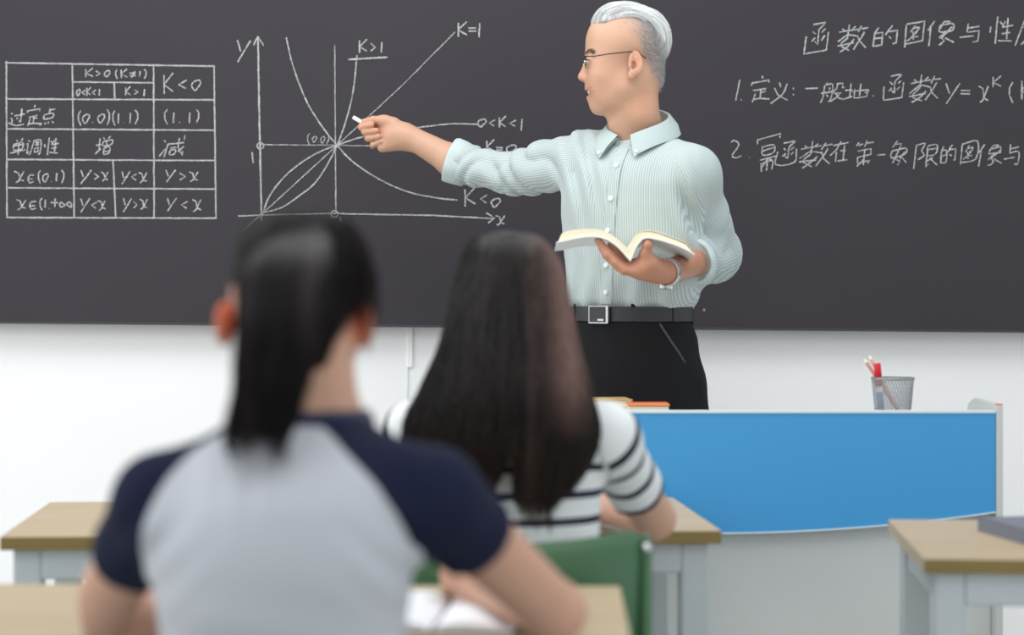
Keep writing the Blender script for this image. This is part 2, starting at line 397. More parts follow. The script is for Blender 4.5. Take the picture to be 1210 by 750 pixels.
def hand_prims(wr, Fd, N, side, curl=(.5, .6, .7, .8), thumb=(.6, .5), s=1.0, k=.005, wr_r=.024):
    """wr wrist, Fd direction of fingers, N the way the palm faces, side +1: thumb on F x N side"""
    Fd = unit(Fd); N = unit(N - Fd * np.dot(N, Fd)); S = np.cross(Fd, N) * side; pr = []
    w = np.array(wr, float); P = lambda f, t, n: w + (Fd * f + S * t + N * n) * s
    pr.append(('u', Cap(P(-.015, 0, 0), P(.02, 0, 0), wr_r * s, .024 * s), .02))
    pr.append(('u', Ell(P(.052, 0, 0), (.05 * s, .040 * s, .0155 * s), [Fd, S, N]), .02))
    pr.append(('u', Cap(P(.018, .018, .006), P(.05, .032, .008), .015 * s, .012 * s), .014))
    pr.append(('u', Cap(P(.018, -.02, .004), P(.07, -.026, .002), .013 * s, .010 * s), .012))
    L = (.070, .078, .073, .056); X = (.029, .010, -.0095, -.0275); Y = (.086, .092, .088, .079); Rr = (.0088, .0090, .0085, .0074)
    for i in range(4):
        p = P(Y[i] - .012, X[i], 0); ang = 0; r = Rr[i] * s; spl = X[i] * 1.4
        q0 = P(Y[i] - .045, X[i] * .75, 0); pr.append(('u', Cap(q0, p, .009 * s, r * 1.05), .010))
        for sg, (fr, cf) in enumerate(((.47, 1.0), (.30, 1.25), (.24, .7))):
            ang += curl[i] * cf; dr = unit(Fd * math.cos(ang) + N * math.sin(ang) + S * spl * (1 - min(1, curl[i])))
            q = p + dr * L[i] * fr * s * 1.08; pr.append(('u', Cap(p, q, r, r * .94), k if sg else .006)); p = q; r *= .93
    t0 = P(.022, .026, .006); d1 = unit(Fd * math.cos(thumb[0]) + S * math.sin(thumb[0]) + N * .35); t1 = t0 + d1 * .042 * s
    d2 = unit(d1 + Fd * thumb[1] + N * thumb[1] * .3); t2 = t1 + d2 * .033 * s; d3 = unit(d2 + Fd * thumb[1] * .5 + N * .1); t3 = t2 + d3 * .022 * s
    pr += [('u', Cap(t0, t1, .014 * s, .0105 * s), .012), ('u', Cap(t1, t2, .0105 * s, .0095 * s), .004), ('u', Cap(t2, t3, .0097 * s, .0082 * s), .004)]
    return pr

# ================================================================== the setting
YW = 5.20; YB = 5.14                                # wall and board face
wl = MB().box((0, YW + .05, 1.6), (9, .1, 3.2)).build('wall_front', M_wall); tag(wl, kind='structure')
fl = MB().box((0, 2.2, -.05), (9, 6.0, .1)).build('floor', M_floor); tag(fl, kind='structure')
bs = MB().box((0, YW - .006, .05), (9, .012, .10), bev=.003).build('baseboard_front', M_grey); tag(bs, kind='structure')
tr = MB().box((W(484.5, 0, YW)[0], YW - .004, (W(0, 375, YW)[2] + W(0, 434, YW)[2]) / 2), (.015, .008, W(0, 375, YW)[2] - W(0, 434, YW)[2]), bev=.002).build('cable_channel', M_wall)
tag(tr, 'thin white cable channel running down the wall from the board edge', 'cable cover')
cb = MB().tube([W(482, 433, YW - .003), W(481.5, 470, YW - .003), W(482, 620, YW - .003), [W(482, 620, YW)[0], YW - .003, .11]], .0014, 6).build('cable', M_edge, smooth=True)
tag(cb, 'thin pale cable hanging on the white wall below the cable channel', 'cable')

# ================================================================== blackboard and the chalk on it
board = empty('blackboard', (0, YW, 1.03), 'large dark grey blackboard covered in white chalk maths', 'blackboard')
XL, XR = -2.05, 2.05
def zb(x, py0=386.2): return CZ - (py0 + x * F / YB * .0090 - HY) * YB / F   # lower edge, very slightly out of level
ZT = 2.32
mb = MB(); mb.prism([(XL, zb(XL)), (XR, zb(XR)), (XR, ZT), (XL, ZT)], 1, YB, YW - .002); mb.build('board_surface', M_board, board)
def trim_bar(name, x0, z0, x1, z1, wd):
    a = math.atan2(z1 - z0, x1 - x0); L = math.hypot(x1 - x0, z1 - z0)
    MB().box(((x0 + x1) / 2, (YB - .002 + YW - .001) / 2, (z0 + z1) / 2), (L, YW - YB, wd), Matrix.Rotation(-a, 3, 'Y'), .0015).build(name, M_bframe, board)
trim_bar('edge_trim', XL, zb(XL), XR, zb(XR), .006); trim_bar('edge_trim', XL, ZT, XR, ZT, .012)
trim_bar('edge_trim', XL, zb(XL), XL, ZT, .012); trim_bar('edge_trim', XR, zb(XR), XR, ZT, .012)

G = dict(zip('0 1 2 ( ) . + : < > = ≠ K x y ∈ ∞ 一'.split(' '), [
 "52 24 27 49 67 84 72 52", "52 49", "12 31 62 64 28 59 88", "71 43 46 79", "31 63 66 39", "48 57", "15 85;52 58", "53 54;57 58", "82 25 78", "22 75 28",
 "14 84;17 87", "14 84;17 87;72 39", "21 29;80 25 88", "12 43 57 88;82 48 29", "11 35;91 55 19", "83 43 25 27 49 88;26 76", "45 23 15 27 46 64 83 96 87 65 45", "05 94"]))
G.update({
 '过': "12 23;15 25 28;07 28 59 99;34 94;71 78 67;55 56", '定': "50 51;13 12 82 83;25 75;55 58;55 57;56 76;36 29;28 58 99",
 '点': "51 54;52 82;24 74 76 26 24;18 09;38 39;58 59;78 89", '单': "31 42;71 62;23 73 76 26 23;24 74;53 59;07 97",
 '调': "11 22;03 13 18 27;42 38 29;42 82 89 79;53 73;63 65;54 74;56 76 78 58 56", '性': "30 39;13 15;42 53;62 54;54 94;71 78;56 86;48 99",
 '增': "04 34;21 27;08 36;41 52;81 72;43 93 95 45 43;63 65;56 86 89 59 56;58 88", '减': "11 22;08 25;33 93;33 29;45 65;46 66 68 48 46;71 75 99 97;90 92;95 77",
 '函': "31 71 53 57 46;33 44;73 64;36 45;75 66;14 19 89 84", '数': "31 35;12 23;52 43;03 63;34 06;34 65;35 17 49;56 38 19;07 57;72 64;73 93;84 76 59;65 77 99",
 '的': "21 13;13 18;13 43 48 18;15 45;71 62 54;63 93 98 88;65 76", '图': "11 19;11 91 98 18;52 34;43 73 46 27;44 56 76;54 65;46 57",
 '像': "21 04;13 19;52 44;52 72 63;43 83 85 45 43;65 47;65 57 68 59 49;84 66;67 99", '与': "30 34;32 82;34 84 89 69;06 66",
 '义': "41 53;82 66 19;23 46 99", '般': "21 12;12 17 09;12 42 48 39;05 55;33 34;26 37;62 64 55;62 82 84 94;56 86 68 49;66 78 99",
 '地': "04 34;21 27;08 37;35 95 96 86;62 67;44 48 58 98 96", '幂': "12 11 91 92;33 73 75 35 33;34 74;26 86;56 38;56 77;37 39;37 77 79;56 59",
 '在': "12 92;51 34 06;35 39;55 85;73 79;49 99", '第': "21 12;22 42;61 53;62 92;24 84 86 26 28 88 79;54 59;57 29",
 '象': "41 23;32 62 54;24 84 86 26 24;54 38;56 37;47 68 59;85 67;77 99", '限': "11 19;11 41 33 45 26;52 82 85 55;53 83;52 59 68;57 76;66 99",
 '质': "91 21 15 09;23 93;53 54;36 34 74 76;55 56 29;67 89"})
prn = random.Random(3)
LAY = [0]
def ribbon(mbv, pts, wd):                           # chalk line: thin raised strip with a slightly uneven width
    P = []
    for i in range(len(pts) - 1):
        a, b = pts[i], pts[i + 1]; n = max(1, int(math.dist(a, b) / 5))
        for k in range(n): P.append((a[0] + (b[0] - a[0]) * k / n, a[1] + (b[1] - a[1]) * k / n))
    P.append(pts[-1]); V, Fc = mbv.v, mbv.f; i0 = len(V); LAY[0] = (LAY[0] + 1) % 45; yy = YB - .0004 - LAY[0] * 3e-5
    for i, p in enumerate(P):
        a = P[max(i - 1, 0)]; b = P[min(i + 1, len(P) - 1)]; dx, dy = b[0] - a[0], b[1] - a[1]; L = math.hypot(dx, dy) or 1
        q = (p[0] + prn.uniform(-.15, .15), p[1] + prn.uniform(-.15, .15)); hw = wd * prn.uniform(.38, .62); nx, ny = -dy / L * hw, dx / L * hw
        for s_ in (1, -1):
            v = W(q[0] + nx * s_, q[1] + ny * s_, yy); V.append(tuple(v))
    for i in range(len(P) - 1): Fc.append((i0 + 2 * i, i0 + 2 * i + 1, i0 + 2 * i + 3, i0 + 2 * i + 2))
def smooth_line(pts, n=8):
    t = np.arange(len(pts)); tt = np.linspace(0, len(pts) - 1, (len(pts) - 1) * n + 1); p = np.array(pts, float)
    return list(zip(crom(tt, t, p[:, 0]), crom(tt, t, p[:, 1])))
def tf(ox, oy, s): return lambda x, y: (ox + x / s, oy + y / s)
def write(T, items, wd):
    for ch, x0, y0, x1, y1 in items:
        mbv = MB()
        for st in G[ch].split(';'):
            pts = []
            cj = ord(ch) > 0x4e01
            for a in st.split():
                u, v = (int(a[0]) - .5) / 9 + prn.uniform(-.018, .018), (int(a[1]) - .5) / 9 + prn.uniform(-.018, .018)
                if cj: u, v = u - (v - .5) * .12, v - (u - .5) * .16
                pts.append(T(x0 + u * (x1 - x0), y0 + v * (y1 - y0)))
            if len(pts) > 2 and cj and prn.random() < .5: pts = smooth_line(pts, 3)
            if len(pts) > 4 and ch in '02∞': pts = smooth_line(pts, 5)
            ribbon(mbv, pts, wd * 1.12)
        mbv.build('chalk_character', M_chalk, board)
TA, TB, TC = tf(0, 60, 3.57), tf(270, 20, 2.884), tf(840, 10, 3.27)
m = MB()
for a, b in [((22, 50), (905, 65)), ((28, 203), (905, 207)), ((28, 329), (905, 335)), ((28, 458), (908, 463)), ((28, 578), (910, 583)), ((26, 703), (914, 706)),
             ((27, 42), (29, 705)), ((305, 58), (313, 704)), ((648, 62), (650, 702)), ((903, 64), (911, 708)), ((305, 131), (648, 135)), ((482, 135), (484, 202)), ((477, 461), (488, 702))]:
    ribbon(m, [TA(*a), TA(*b)], 1.7)
m.build('chalk_table_lines', M_chalk, board)
write(TA, [('K', 355, 75, 400, 115), ('>', 400, 80, 432, 110), ('0', 436, 78, 470, 112), ('(', 480, 75, 500, 122), ('K', 505, 78, 542, 118), ('≠', 545, 80, 578, 115), ('1', 582, 80, 600, 112), (')', 602, 75, 626, 120),
 ('0', 320, 158, 342, 192), ('<', 342, 162, 364, 190), ('K', 362, 155, 388, 192), ('<', 385, 160, 408, 190), ('1', 412, 156, 428, 190), ('K', 525, 153, 555, 192), ('>', 562, 160, 592, 188), ('1', 600, 155, 620, 192),
 ('K', 683, 98, 740, 185), ('<', 745, 115, 798, 168), ('0', 802, 116, 855, 170), ('过', 40, 243, 108, 318), ('定', 110, 235, 176, 318), ('点', 175, 238, 240, 312),
 ('(', 318, 250, 350, 320), ('0', 343, 260, 384, 308), ('.', 380, 285, 405, 308), ('0', 408, 260, 448, 308), (')', 445, 245, 472, 315), ('(', 466, 248, 492, 318), ('1', 490, 255, 512, 310), ('.', 512, 288, 532, 308), ('1', 540, 252, 562, 308), (')', 562, 246, 592, 312),
 ('(', 683, 243, 715, 315), ('1', 722, 252, 745, 308), ('.', 750, 288, 768, 306), ('1', 790, 252, 812, 308), (')', 820, 243, 850, 308),
 ('单', 48, 368, 112, 445), ('调', 112, 368, 182, 440), ('性', 185, 368, 250, 440), ('增', 408, 360, 474, 440), ('减', 680, 368, 780, 450),
 ('x', 58, 498, 110, 560), ('∈', 112, 510, 148, 560), ('(', 152, 500, 178, 565), ('0', 176, 512, 210, 556), ('.', 208, 535, 226, 555), ('1', 228, 508, 250, 552), (')', 252, 500, 280, 562),
 ('y', 338, 500, 388, 565), ('>', 392, 510, 425, 550), ('x', 425, 503, 460, 552), ('y', 512, 505, 550, 566), ('<', 550, 512, 582, 552), ('x', 583, 503, 626, 560), ('y', 698, 500, 744, 558), ('>', 752, 508, 794, 552), ('x', 796, 503, 842, 554),
 ('x', 66, 618, 118, 674), ('∈', 118, 622, 158, 672), ('(', 160, 618, 184, 674), ('1', 184, 622, 200, 664), ('.', 200, 652, 216, 668), ('+', 212, 612, 252, 668), ('∞', 248, 625, 306, 672),
 ('y', 338, 618, 382, 684), ('<', 382, 630, 414, 672), ('x', 412, 622, 450, 676), ('y', 518, 618, 558, 684), ('>', 558, 628, 586, 670), ('x', 586, 616, 628, 672), ('y', 703, 618, 748, 680), ('<', 758, 628, 798, 672), ('x', 808, 616, 855, 682)], 1.25)
for pts, wd in [([(100, 66), (106, 380), (113, 700)], 1.9), ([(85, 98), (100, 66), (120, 98)], 1.6), ([(33, 678), (200, 674), (362, 670), (700, 676), (905, 687)], 1.5), ([(878, 667), (907, 685), (885, 702)], 1.5),
                ([(362, 95), (366, 672)], 1.1), ([(108, 435), (370, 437), (560, 441)], .9), ([(55, 725), (118, 668), (370, 437), (580, 245), (772, 52)], 1.0),
                ([(80, 460), (84, 497)], 1.5), ([(380, 683), (384, 708)], 1.2), ([(408, 145), (450, 143), (542, 137)], 1.9)]:
    m = MB(); ribbon(m, [TB(*p) for p in pts], wd); m.build('chalk_line', M_chalk, board)
for pts in [[(197, 70), (215, 150), (240, 225), (270, 295), (300, 345), (335, 395), (370, 437), (420, 490), (500, 545), (600, 592), (700, 615), (780, 624)],
            [(118, 668), (180, 650), (240, 610), (290, 570), (330, 515), (370, 437), (395, 370), (415, 300), (428, 230), (438, 130)],
            [(118, 668), (140, 610), (190, 545), (250, 495), (310, 460), (370, 437), (450, 410), (560, 388), (660, 375), (760, 364), (848, 366)]]:
    m = MB(); ribbon(m, smooth_line([TB(*p) for p in pts]), 1.5); m.build('chalk_curve', M_chalk, board)
for cx, cy, r_ in ((109, 439, 11), (361, 672, 12)):
    m = MB(); ribbon(m, [TB(cx + r_ * math.cos(a / 2), cy + r_ * math.sin(a / 2)) for a in range(14)], 1.5); m.build('chalk_circle', M_chalk, board)
write(TB, [('y', 28, 76, 78, 158), ('x', 908, 670, 948, 712), ('K', 440, 78, 478, 124), ('>', 480, 84, 508, 122), ('1', 512, 78, 534, 124), ('K', 776, 18, 820, 70), ('=', 816, 24, 850, 58), ('1', 844, 12, 868, 72),
 ('0', 845, 343, 884, 376), ('<', 884, 346, 914, 376), ('K', 918, 340, 950, 380), ('<', 953, 346, 986, 378), ('1', 990, 338, 1010, 390), ('K', 874, 420, 912, 465), ('=', 910, 436, 940, 460), ('0', 942, 432, 988, 464),
 ('K', 798, 584, 850, 648), ('<', 852, 600, 888, 640), ('0', 890, 612, 934, 650)], 1.4)
write(TB, [('(', 260, 393, 284, 440), ('0', 283, 403, 303, 428), ('.', 300, 414, 314, 430), ('0', 312, 403, 332, 432), (')', 328, 393, 350, 434)], .9)
write(TC, [('函', 360, 50, 470, 172), ('数', 498, 50, 612, 165), ('的', 625, 66, 724, 155), ('图', 748, 50, 825, 148), ('像', 842, 34, 950, 145), ('与', 968, 60, 1048, 134), ('性', 1075, 32, 1172, 140), ('质', 1188, 40, 1290, 140)], 1.45)
m = MB(); ribbon(m, [TC(112, 275), TC(96, 355)], 1.4); m.build('chalk_character', M_chalk, board)
write(TC, [('.', 108, 335, 128, 358), ('定', 150, 265, 236, 362), ('义', 232, 280, 306, 365), (':', 308, 290, 330, 345), ('一', 366, 302, 416, 318), ('般', 432, 278, 520, 362), ('地', 522, 280, 610, 358), ('.', 618, 322, 640, 342),
 ('函', 664, 252, 758, 356), ('数', 776, 246, 892, 362), ('y', 906, 284, 966, 372), ('=', 962, 302, 1010, 340), ('x', 1032, 286, 1080, 368), ('K', 1083, 262, 1130, 308), ('(', 1140, 280, 1176, 370), ('K', 1192, 276, 1248, 356)], 1.3)
write(TC, [('2', 74, 505, 126, 580), ('.', 140, 560, 160, 580), ('幂', 172, 488, 268, 634), ('函', 252, 512, 346, 602), ('数', 352, 502, 472, 615), ('在', 466, 508, 534, 594), ('第', 556, 505, 630, 610), ('一', 644, 558, 676, 574), ('象', 686, 505, 764, 610), ('限', 782, 515, 886, 620),
 ('的', 886, 525, 948, 604), ('图', 964, 515, 1030, 604), ('像', 1036, 515, 1136, 608), ('与', 1136, 525, 1200, 608), ('性', 1208, 515, 1290, 605)], 1.25)
m = MB(); m.box(W(832, 366, YB), (.006, .004, .006)); mk = m.build('board_mark', mat('tan_spot', (170, 135, 105)), board)

# ================================================================== teacher's desk (podium)
YP = 4.06
def PX(px, Y=YP): return (px - HX) * Y / F
xl, xr = PX(492), PX(1176.5)
pod = empty('podium', ((xl + xr) / 2, YP + .25, 0), "white and blue teacher's podium with curved blue front panel", 'desk')
zt = CZ - (486 - HY) * YP / F
poly = []; nseg = 36
for i in range(nseg + 1):
    x = xl + (xr - xl) * i / nseg; u = (x - PX(835)) / (xr - PX(835)); poly.append((x, CZ - (629 - 25 * u * u - HY) * YP / F))
MB().prism(poly + [(xr, zt - .004), (xl, zt - .004)], 1, YP, YP + .018).build('blue_panel', M_blue, pod)
m = MB()
for i in range(nseg): 
    (x0, z0), (x1, z1) = poly[i], poly[i + 1]; a = math.atan2(z1 - z0, x1 - x0)
    m.box(((x0 + x1) / 2, YP + .009, (z0 + z1) / 2 - .0015), (math.hypot(x1 - x0, z1 - z0) * 1.01, .021, .003), Matrix.Rotation(-a, 3, 'Y'))
m.build('edge_band', M_edge, pod)
MB().box(((xl + xr) / 2, YP + .009, zt - .001), (xr - xl, .022, .006), bev=.001).build('edge_band', M_edge, pod)
MB().box(((xl + xr) / 2, YP + .05, .44), (xr - xl, .018, .83)).build('front_panel', M_grey, pod)
ztop = .875
MB().box(((xl + xr) / 2, YP + .155, ztop - .0125), (xr - xl - .002, .27, .025), bev=.002).build('desk_top', M_grey, pod)
for x in (xl - .0075, xr + .0075):
    m = MB(); zf = zt + .012
    m.prism([(YP - .004, .0), (YP - .004, zf), (YP + .01, zf + .002), (YP + .20, zf + .004), (YP + .25, zf - .01), (YP + .29, ztop), (YP + .29, 0)], 0, x - .0065, x + .0065)
    m.build('side_panel', M_post, pod, bevel=.0015)
    MB().box((x, YP + .004, zf + .0015), (.0125, .014, .003)).build('orange_cap', M_orange, pod)
# pen cup
cc = W(1055, 460, YP + .13); cz = ztop; zr = CZ - (446 - HY) * cc[1] / F
cup = empty('pen_cup', (cc[0], cc[1], cz), 'grey wire mesh pen cup standing on the podium', 'pen holder')
r1, r0 = .0430, .0335; m = MB(); n = 40
for i in range(n):
    a = 2 * math.pi * i / n
    for sg in (1, -1):
        pts = []
        for k in range(9):
            t = k / 8; r_ = r0 + (r1 - r0) * t; an = a + sg * t * .9; pts.append((cc[0] + r_ * math.cos(an), cc[1] + r_ * math.sin(an), cz + .003 + (zr - cz - .004) * t))
        m.tube(pts, .00055, 3)
tag(m.build('wire_mesh', M_mesh, cup), kind='stuff')
# thin translucent-looking perforated liner = fine mesh sheet
m = MB(); nn = 32; rows = 8
for k in range(rows + 1):
    t = k / rows; r_ = (r0 + (r1 - r0) * t) * .985
    for i in range(nn): an = 2 * math.pi * i / nn; m.v.append((cc[0] + r_ * math.cos(an), cc[1] + r_ * math.sin(an), cz + .003 + (zr - cz - .004) * t))
for k in range(rows):
    for i in range(nn): m.f.append((k * nn + i, k * nn + (i + 1) % nn, (k + 1) * nn + (i + 1) % nn, (k + 1) * nn + i))
M_sheet = mat('fine_mesh_sheet', (196, 200, 202), rough=.5, metal=.1, alpha=.32)
m.build('cup_wall', M_sheet, cup, smooth=True)
ringp = lambda r_, z: [(cc[0] + r_ * math.cos(2 * math.pi * i / 32), cc[1] + r_ * math.sin(2 * math.pi * i / 32), z) for i in range(32)]
m = MB().tube(ringp(r1, zr - .0005), .0017, 8, True).tube(ringp(r1, zr - .003), .0017, 8, True); m.build('rim', M_mesh, cup, smooth=True)
m = MB().tube([(cc[0], cc[1], cz + .0005), (cc[0], cc[1], cz + .003)], r0, 28); m.build('base', M_mesh, cup)
def stick(name, top, bot, r_, mats, label, cat, group=None):
    top = Vector(top); bot = Vector(bot); e = empty(name, bot, label, cat, group); return e, top, bot
e, a, b = stick('marker_pen', W(1036.5, 429, cc[1] - .010), (W(1041.5, 480, cc[1])[0] + .0, cc[1] - .010, cz + .004), 0, 0, 'red capped white marker pen in the grey mesh cup', 'pen')
d = (b - a); MB().tube([a, a + d * .02, a + d * .36], [.0062, .0072, .0078], 14).build('cap', M_red, e, smooth=True)
MB().tube([a + d * .36, b], [.0068, .0068], 14).build('barrel', M_paper, e, smooth=True)
MB().tube([a + d * .45, a + d * .75], [.0070, .0070], 14).build('blue_label', mat('label_blue', (120, 140, 175)), e, smooth=True)
for i, (tx, ty, bx, by, dy, mt, lb) in enumerate([(1021, 424, 1072, 492, -.006, M_pencil2, 'pink-brown pencil leaning left in the mesh cup, the leftmost one'), (1027, 420, 1075, 492, .006, M_pencil, 'pale wooden pencil leaning left in the mesh cup, the tallest one')]):
    a = Vector(W(tx, ty, cc[1] + dy)); b = Vector((PX(bx, cc[1]), cc[1] + dy, cz + .008)); b.x = min(b.x, cc[0] + .029); d = b - a
    e = empty('pencil', b, lb, 'pencil', 'pencils in the mesh cup')
    MB().tube([a + d * .05, b], [.0035, .0035], 6).build('shaft', mt, e); MB().tube([a, a + d * .05], [.0012, .0035], 6).build('tip', M_page, e)
# small books and orange folder on the podium
bx = PX(728, YP + .2)
for i, (dz, w_, mt, lb) in enumerate([(0, .115, M_oak, 'tan notebook at the bottom of the low stack on the podium'), (.022, .11, M_tan, 'tan card-covered notebook in the middle of the podium stack'), (.042, .09, M_tan, 'small tan notebook on top of the low podium stack')]):
    e = empty('notebook', (bx - .01 * i, YP + .20, ztop + dz), lb, 'notebook', 'tan notebooks stacked on the podium'); th = .02 if i < 2 else .016
    rt = Matrix.Rotation(.1 * i - .1, 3, 'Z'); c = Vector((bx - .01 * i, YP + .20, ztop + dz + th / 2))
    MB().box(c, (w_, .10, th - .005), rt).build('pages', M_page, e)
    MB().box(c + Vector((0, 0, th / 2 - .0013)), (w_ + .005, .105, .0025), rt).box(c - Vector((0, 0, th / 2 - .0013)), (w_ + .005, .105, .0025), rt).build('cover', M_tan, e)
e = empty('folder', (PX(763, YP + .1), YP + .05, ztop), 'flat orange folder lying on the podium beside the tan notebooks', 'folder')
MB().box((PX(764, YP + .1), YP + .06, ztop + .026), (.080, .065, .051), bev=.002).build('paper_block', M_page, e); MB().box((PX(764, YP + .1), YP + .06, ztop + .054), (.085, .07, .005), bev=.002).build('cover', M_orange, e)

# ================================================================== pupils' desks
def desk(x, y, yaw, label, L=1.2, D=.5, th=.024, left_leg=True):
    e = empty('school_desk', (x, y, 0), label, 'desk', None, yaw)
    H = .75; lw = .048
    MB().box((0, 0, H - th / 2), (L, D, th), bev=.0015).build('desk_top', M_oak, e, world=False)
    for s in (-1, 1):
        MB().box((0, s * (D / 2 + .0008), H - th / 2 - .0005), (L, .0016, th - .003)).build('edge_band', M_oakedge, e, world=False)
    for sx in (-1, 1):
        for sy in (-1, 1):
            MB().box((sx * (L / 2 - .018 - lw / 2), sy * (D / 2 - .018 - lw / 2), (H - th) / 2), (lw, lw, H - th), bev=.004).build('leg', M_leg, e, world=False)
        MB().box((sx * (L / 2 - .018 - lw / 2), 0, H - th - .028), (.03, D - .13, .056), bev=.003).build('side_rail', M_leg, e, world=False)
    for sy in (-1, 1):
        MB().box((0, sy * (D / 2 - .03), H - th - .026), (L - .13, .025, .052), bev=.003).build('apron', M_leg, e, world=False)
    return e
def desk_fit(nl, nr, Yl, Yr, label, D, L=1.2):      # centre and yaw from the two near corners
    a = np.array([(nl - HX) * Yl / F, Yl]); b = np.array([(nr - HX) * Yr / F, Yr]); yaw = math.atan2(b[1] - a[1], b[0] - a[0]); u = (b - a) / np.linalg.norm(b - a); v = np.array([-u[1], u[0]])
    c = (a + b) / 2 + v * D / 2; return desk(c[0], c[1], yaw, label, L=np.linalg.norm(b - a), D=D)
desk_m = desk_fit(0, 852, 3.40, 3.49, 'long oak-topped desk in the middle row, before the girl in stripes', .54)
Yr_ = 3.13
desk_r = desk_fit(1092, 1092 + 1.2 * F / Yr_, Yr_, Yr_ - .09, 'oak-topped grey desk at the right edge of the photo', .52)
desk_n = desk_fit(-290, 746, 2.425, 2.40, 'nearest oak-topped desk, before the ponytailed girl', .44)
nb = empty('closed_notebook', (W(1272, 0, 3.3)[0], 3.36, .75), 'slate grey notebook lying on the right-hand desk', 'notebook', rz=.18)
MB().box((0, 0, .012), (.19, .26, .018), bev=.001).build('pages', M_paper, nb, world=False)
MB().box((0, 0, .0225), (.196, .266, .003)).box((0, 0, .0015), (.196, .266, .003)).box((-.097, 0, .012), (.003, .266, .024)).build('cover', M_darkblue, nb, world=False)

# ================================================================== green chairs
def chair(x, y, yaw, label):
    e = empty('school_chair', (x, y, 0), label, 'chair', 'green school chairs', yaw)
    # backrest: curved shell with folded rim, facing +Y
    n, mm = 28, 10; m = MB(); th = .012; V = []
    for layer in (0, 1):
        for j in range(mm + 1):
            for i in range(n + 1):
                u = i / n * 2 - 1; t = j / mm
                xx = u * .197; zz = .60 + t * (.205 + .018 * u * u) ; rc = max(0, abs(u) - .86) / .14; zz -= (1 - math.sqrt(max(0, 1 - rc * rc))) * .028 * (t * 2 - 1)
                yy = -.045 * (1 - u * u) - .02 * t + (th if layer else 0) + (.012 if abs(u) > .94 else 0)
                V.append((xx, yy, zz))
    m.v = V; K = (n + 1) * (mm + 1); W_ = n + 1
    for j in range(mm):
        for i in range(n):
            a = j * W_ + i; m.f.append((a, a + 1, a + W_ + 1, a + W_)); b = K + a; m.f.append((b + W_, b + W_ + 1, b + 1, b))
    for i in range(n): m.f.append((i + 1, i, K + i, K + i + 1)); a = mm * W_ + i; m.f.append((a, a + 1, K + a + 1, K + a))
    for j in range(mm): a = j * W_; m.f.append((a, a + W_, K + a + W_, K + a)); a = j * W_ + n; m.f.append((a + W_, a, K + a, K + a + W_))
    m.build('backrest', M_green, e, smooth=True, world=False)
    for s in (-1, 1):
        MB().box((s * .199, -.002, .69), (.016, .034, .245), bev=.006).build('backrest_rim', M_green, e, world=False)
        MB().tube([(s * .199, -.027, .795), (s * .199, -.019, .795)], .007, 12).build('rivet', M_chrome, e, world=False, smooth=True)
        MB().tube([(s * .199, -.01, .60), (s * .199, .0, .52), (s * .198, .03, .43), (s * .2, -.03, .2), (s * .2, -.06, .008)], .011, 12).build('leg', M_steel, e, smooth=True, world=False)
        MB().tube([(s * .19, .36, .43), (s * .19, .40, .008)], .011, 12).build('leg', M_steel, e, smooth=True, world=False)
        MB().tube([(s * .195, .02, .425), (s * .19, .37, .425)], .010, 10).build('side_rail', M_steel, e, smooth=True, world=False)
    MB().box((0, .2, .443), (.40, .38, .016), bev=.007).build('seat', M_green, e, world=False)
    return e
chair((600 - HX) * 2.93 / F + .0, 2.93, .0, 'green plastic chair the girl in the striped shirt sits on')
chair(-.245, 1.985, 0, 'green chair the ponytailed girl in front sits on')

# open exercise book and pen on the near desk
ob = empty('exercise_book', (W(522, 0, 2.55)[0], 2.57, .75), 'open white exercise book on the nearest desk', 'book', rz=-.08)
m = MB(); n = 16
for s in (-1, 1):
    pts = [(s * .002, .004)] + [(s * (.10 * i / n), .004 + .012 * math.sin(math.pi * min(1, i / n * 1.15)) ** .7 * (1 - .3 * i / n)) for i in range(1, n + 1)] + [(s * .10, .003), (s * .002, .003)]
    MB().prism(pts if s > 0 else pts[::-1], 1, -.125, .125).build('page_block', M_paper, ob, world=False)
MB().box((0, 0, .0015), (.206, .255, .003)).build('cover', M_dark, ob, world=False)

# ================================================================== people
SK = np.array(lin((214, 166, 140))[:3]); SKR = np.array(lin((196, 112, 96))[:3])
def L3(c): return np.array(lin(c)[:3])
def blend(C, w_, c): w_ = np.clip(w_, 0, 1)[:, None]; return C * (1 - w_) + c * w_
def gauss(V, c, s): return np.exp(-(((V - np.array(c)) / np.array(s))**2).sum(1))

# ---------------------------------------------------------------- the teacher
TY = 4.50; yaw = R(-30); BX = lambda px, Y=TY: (px - HX) * Y / F; BZ = lambda py, Y=TY: CZ - (py - HY) * Y / F
bax = np.array([math.cos(yaw), math.sin(yaw), 0]); bfr = np.array([math.sin(yaw), -math.cos(yaw), 0])   # body right-left axis, front
tch = empty('person', (BX(748), TY, 0), 'man standing at the board in a mint pinstriped shirt and black trousers, pointing with chalk', 'person')
def trow(py, cpx, hw, b=None, dy=0): a = hw * TY / F / .92; return (BZ(py), BX(cpx), TY + .02 + dy, a, a * .62 if b is None else b)
rowsT = [trow(154, 756, 26, None, .035), trow(163, 756, 40, None, .03), trow(173, 755, 57, None, .02), trow(190, 754, 75, None, .008), trow(212, 751, 83), trow(236, 747, 84), trow(270, 746, 81), trow(310, 747, 79), trow(345, 747, 78), trow(356, 747, 76), trow(363, 746.5, 71), trow(372, 746, 69)]
torso = Loft(rowsT, yaw, .012)
sL = W(816, 206, 4.45); eL = W(846, 300, 4.60); wL = W(789, 321, 4.26); cL = eL + (wL - eL) * .48
sR = W(694, 192, 4.60); eR = W(600, 206, 4.80); wR = W(478, 158, 4.90); cR = W(537, 191, 4.865)
def sleeve(s_, e_, c_, r0, r1, r2): return [('u', Cap(s_, e_, r0, r1), .035), ('u', Cap(e_, c_, r1, r2), .03)]
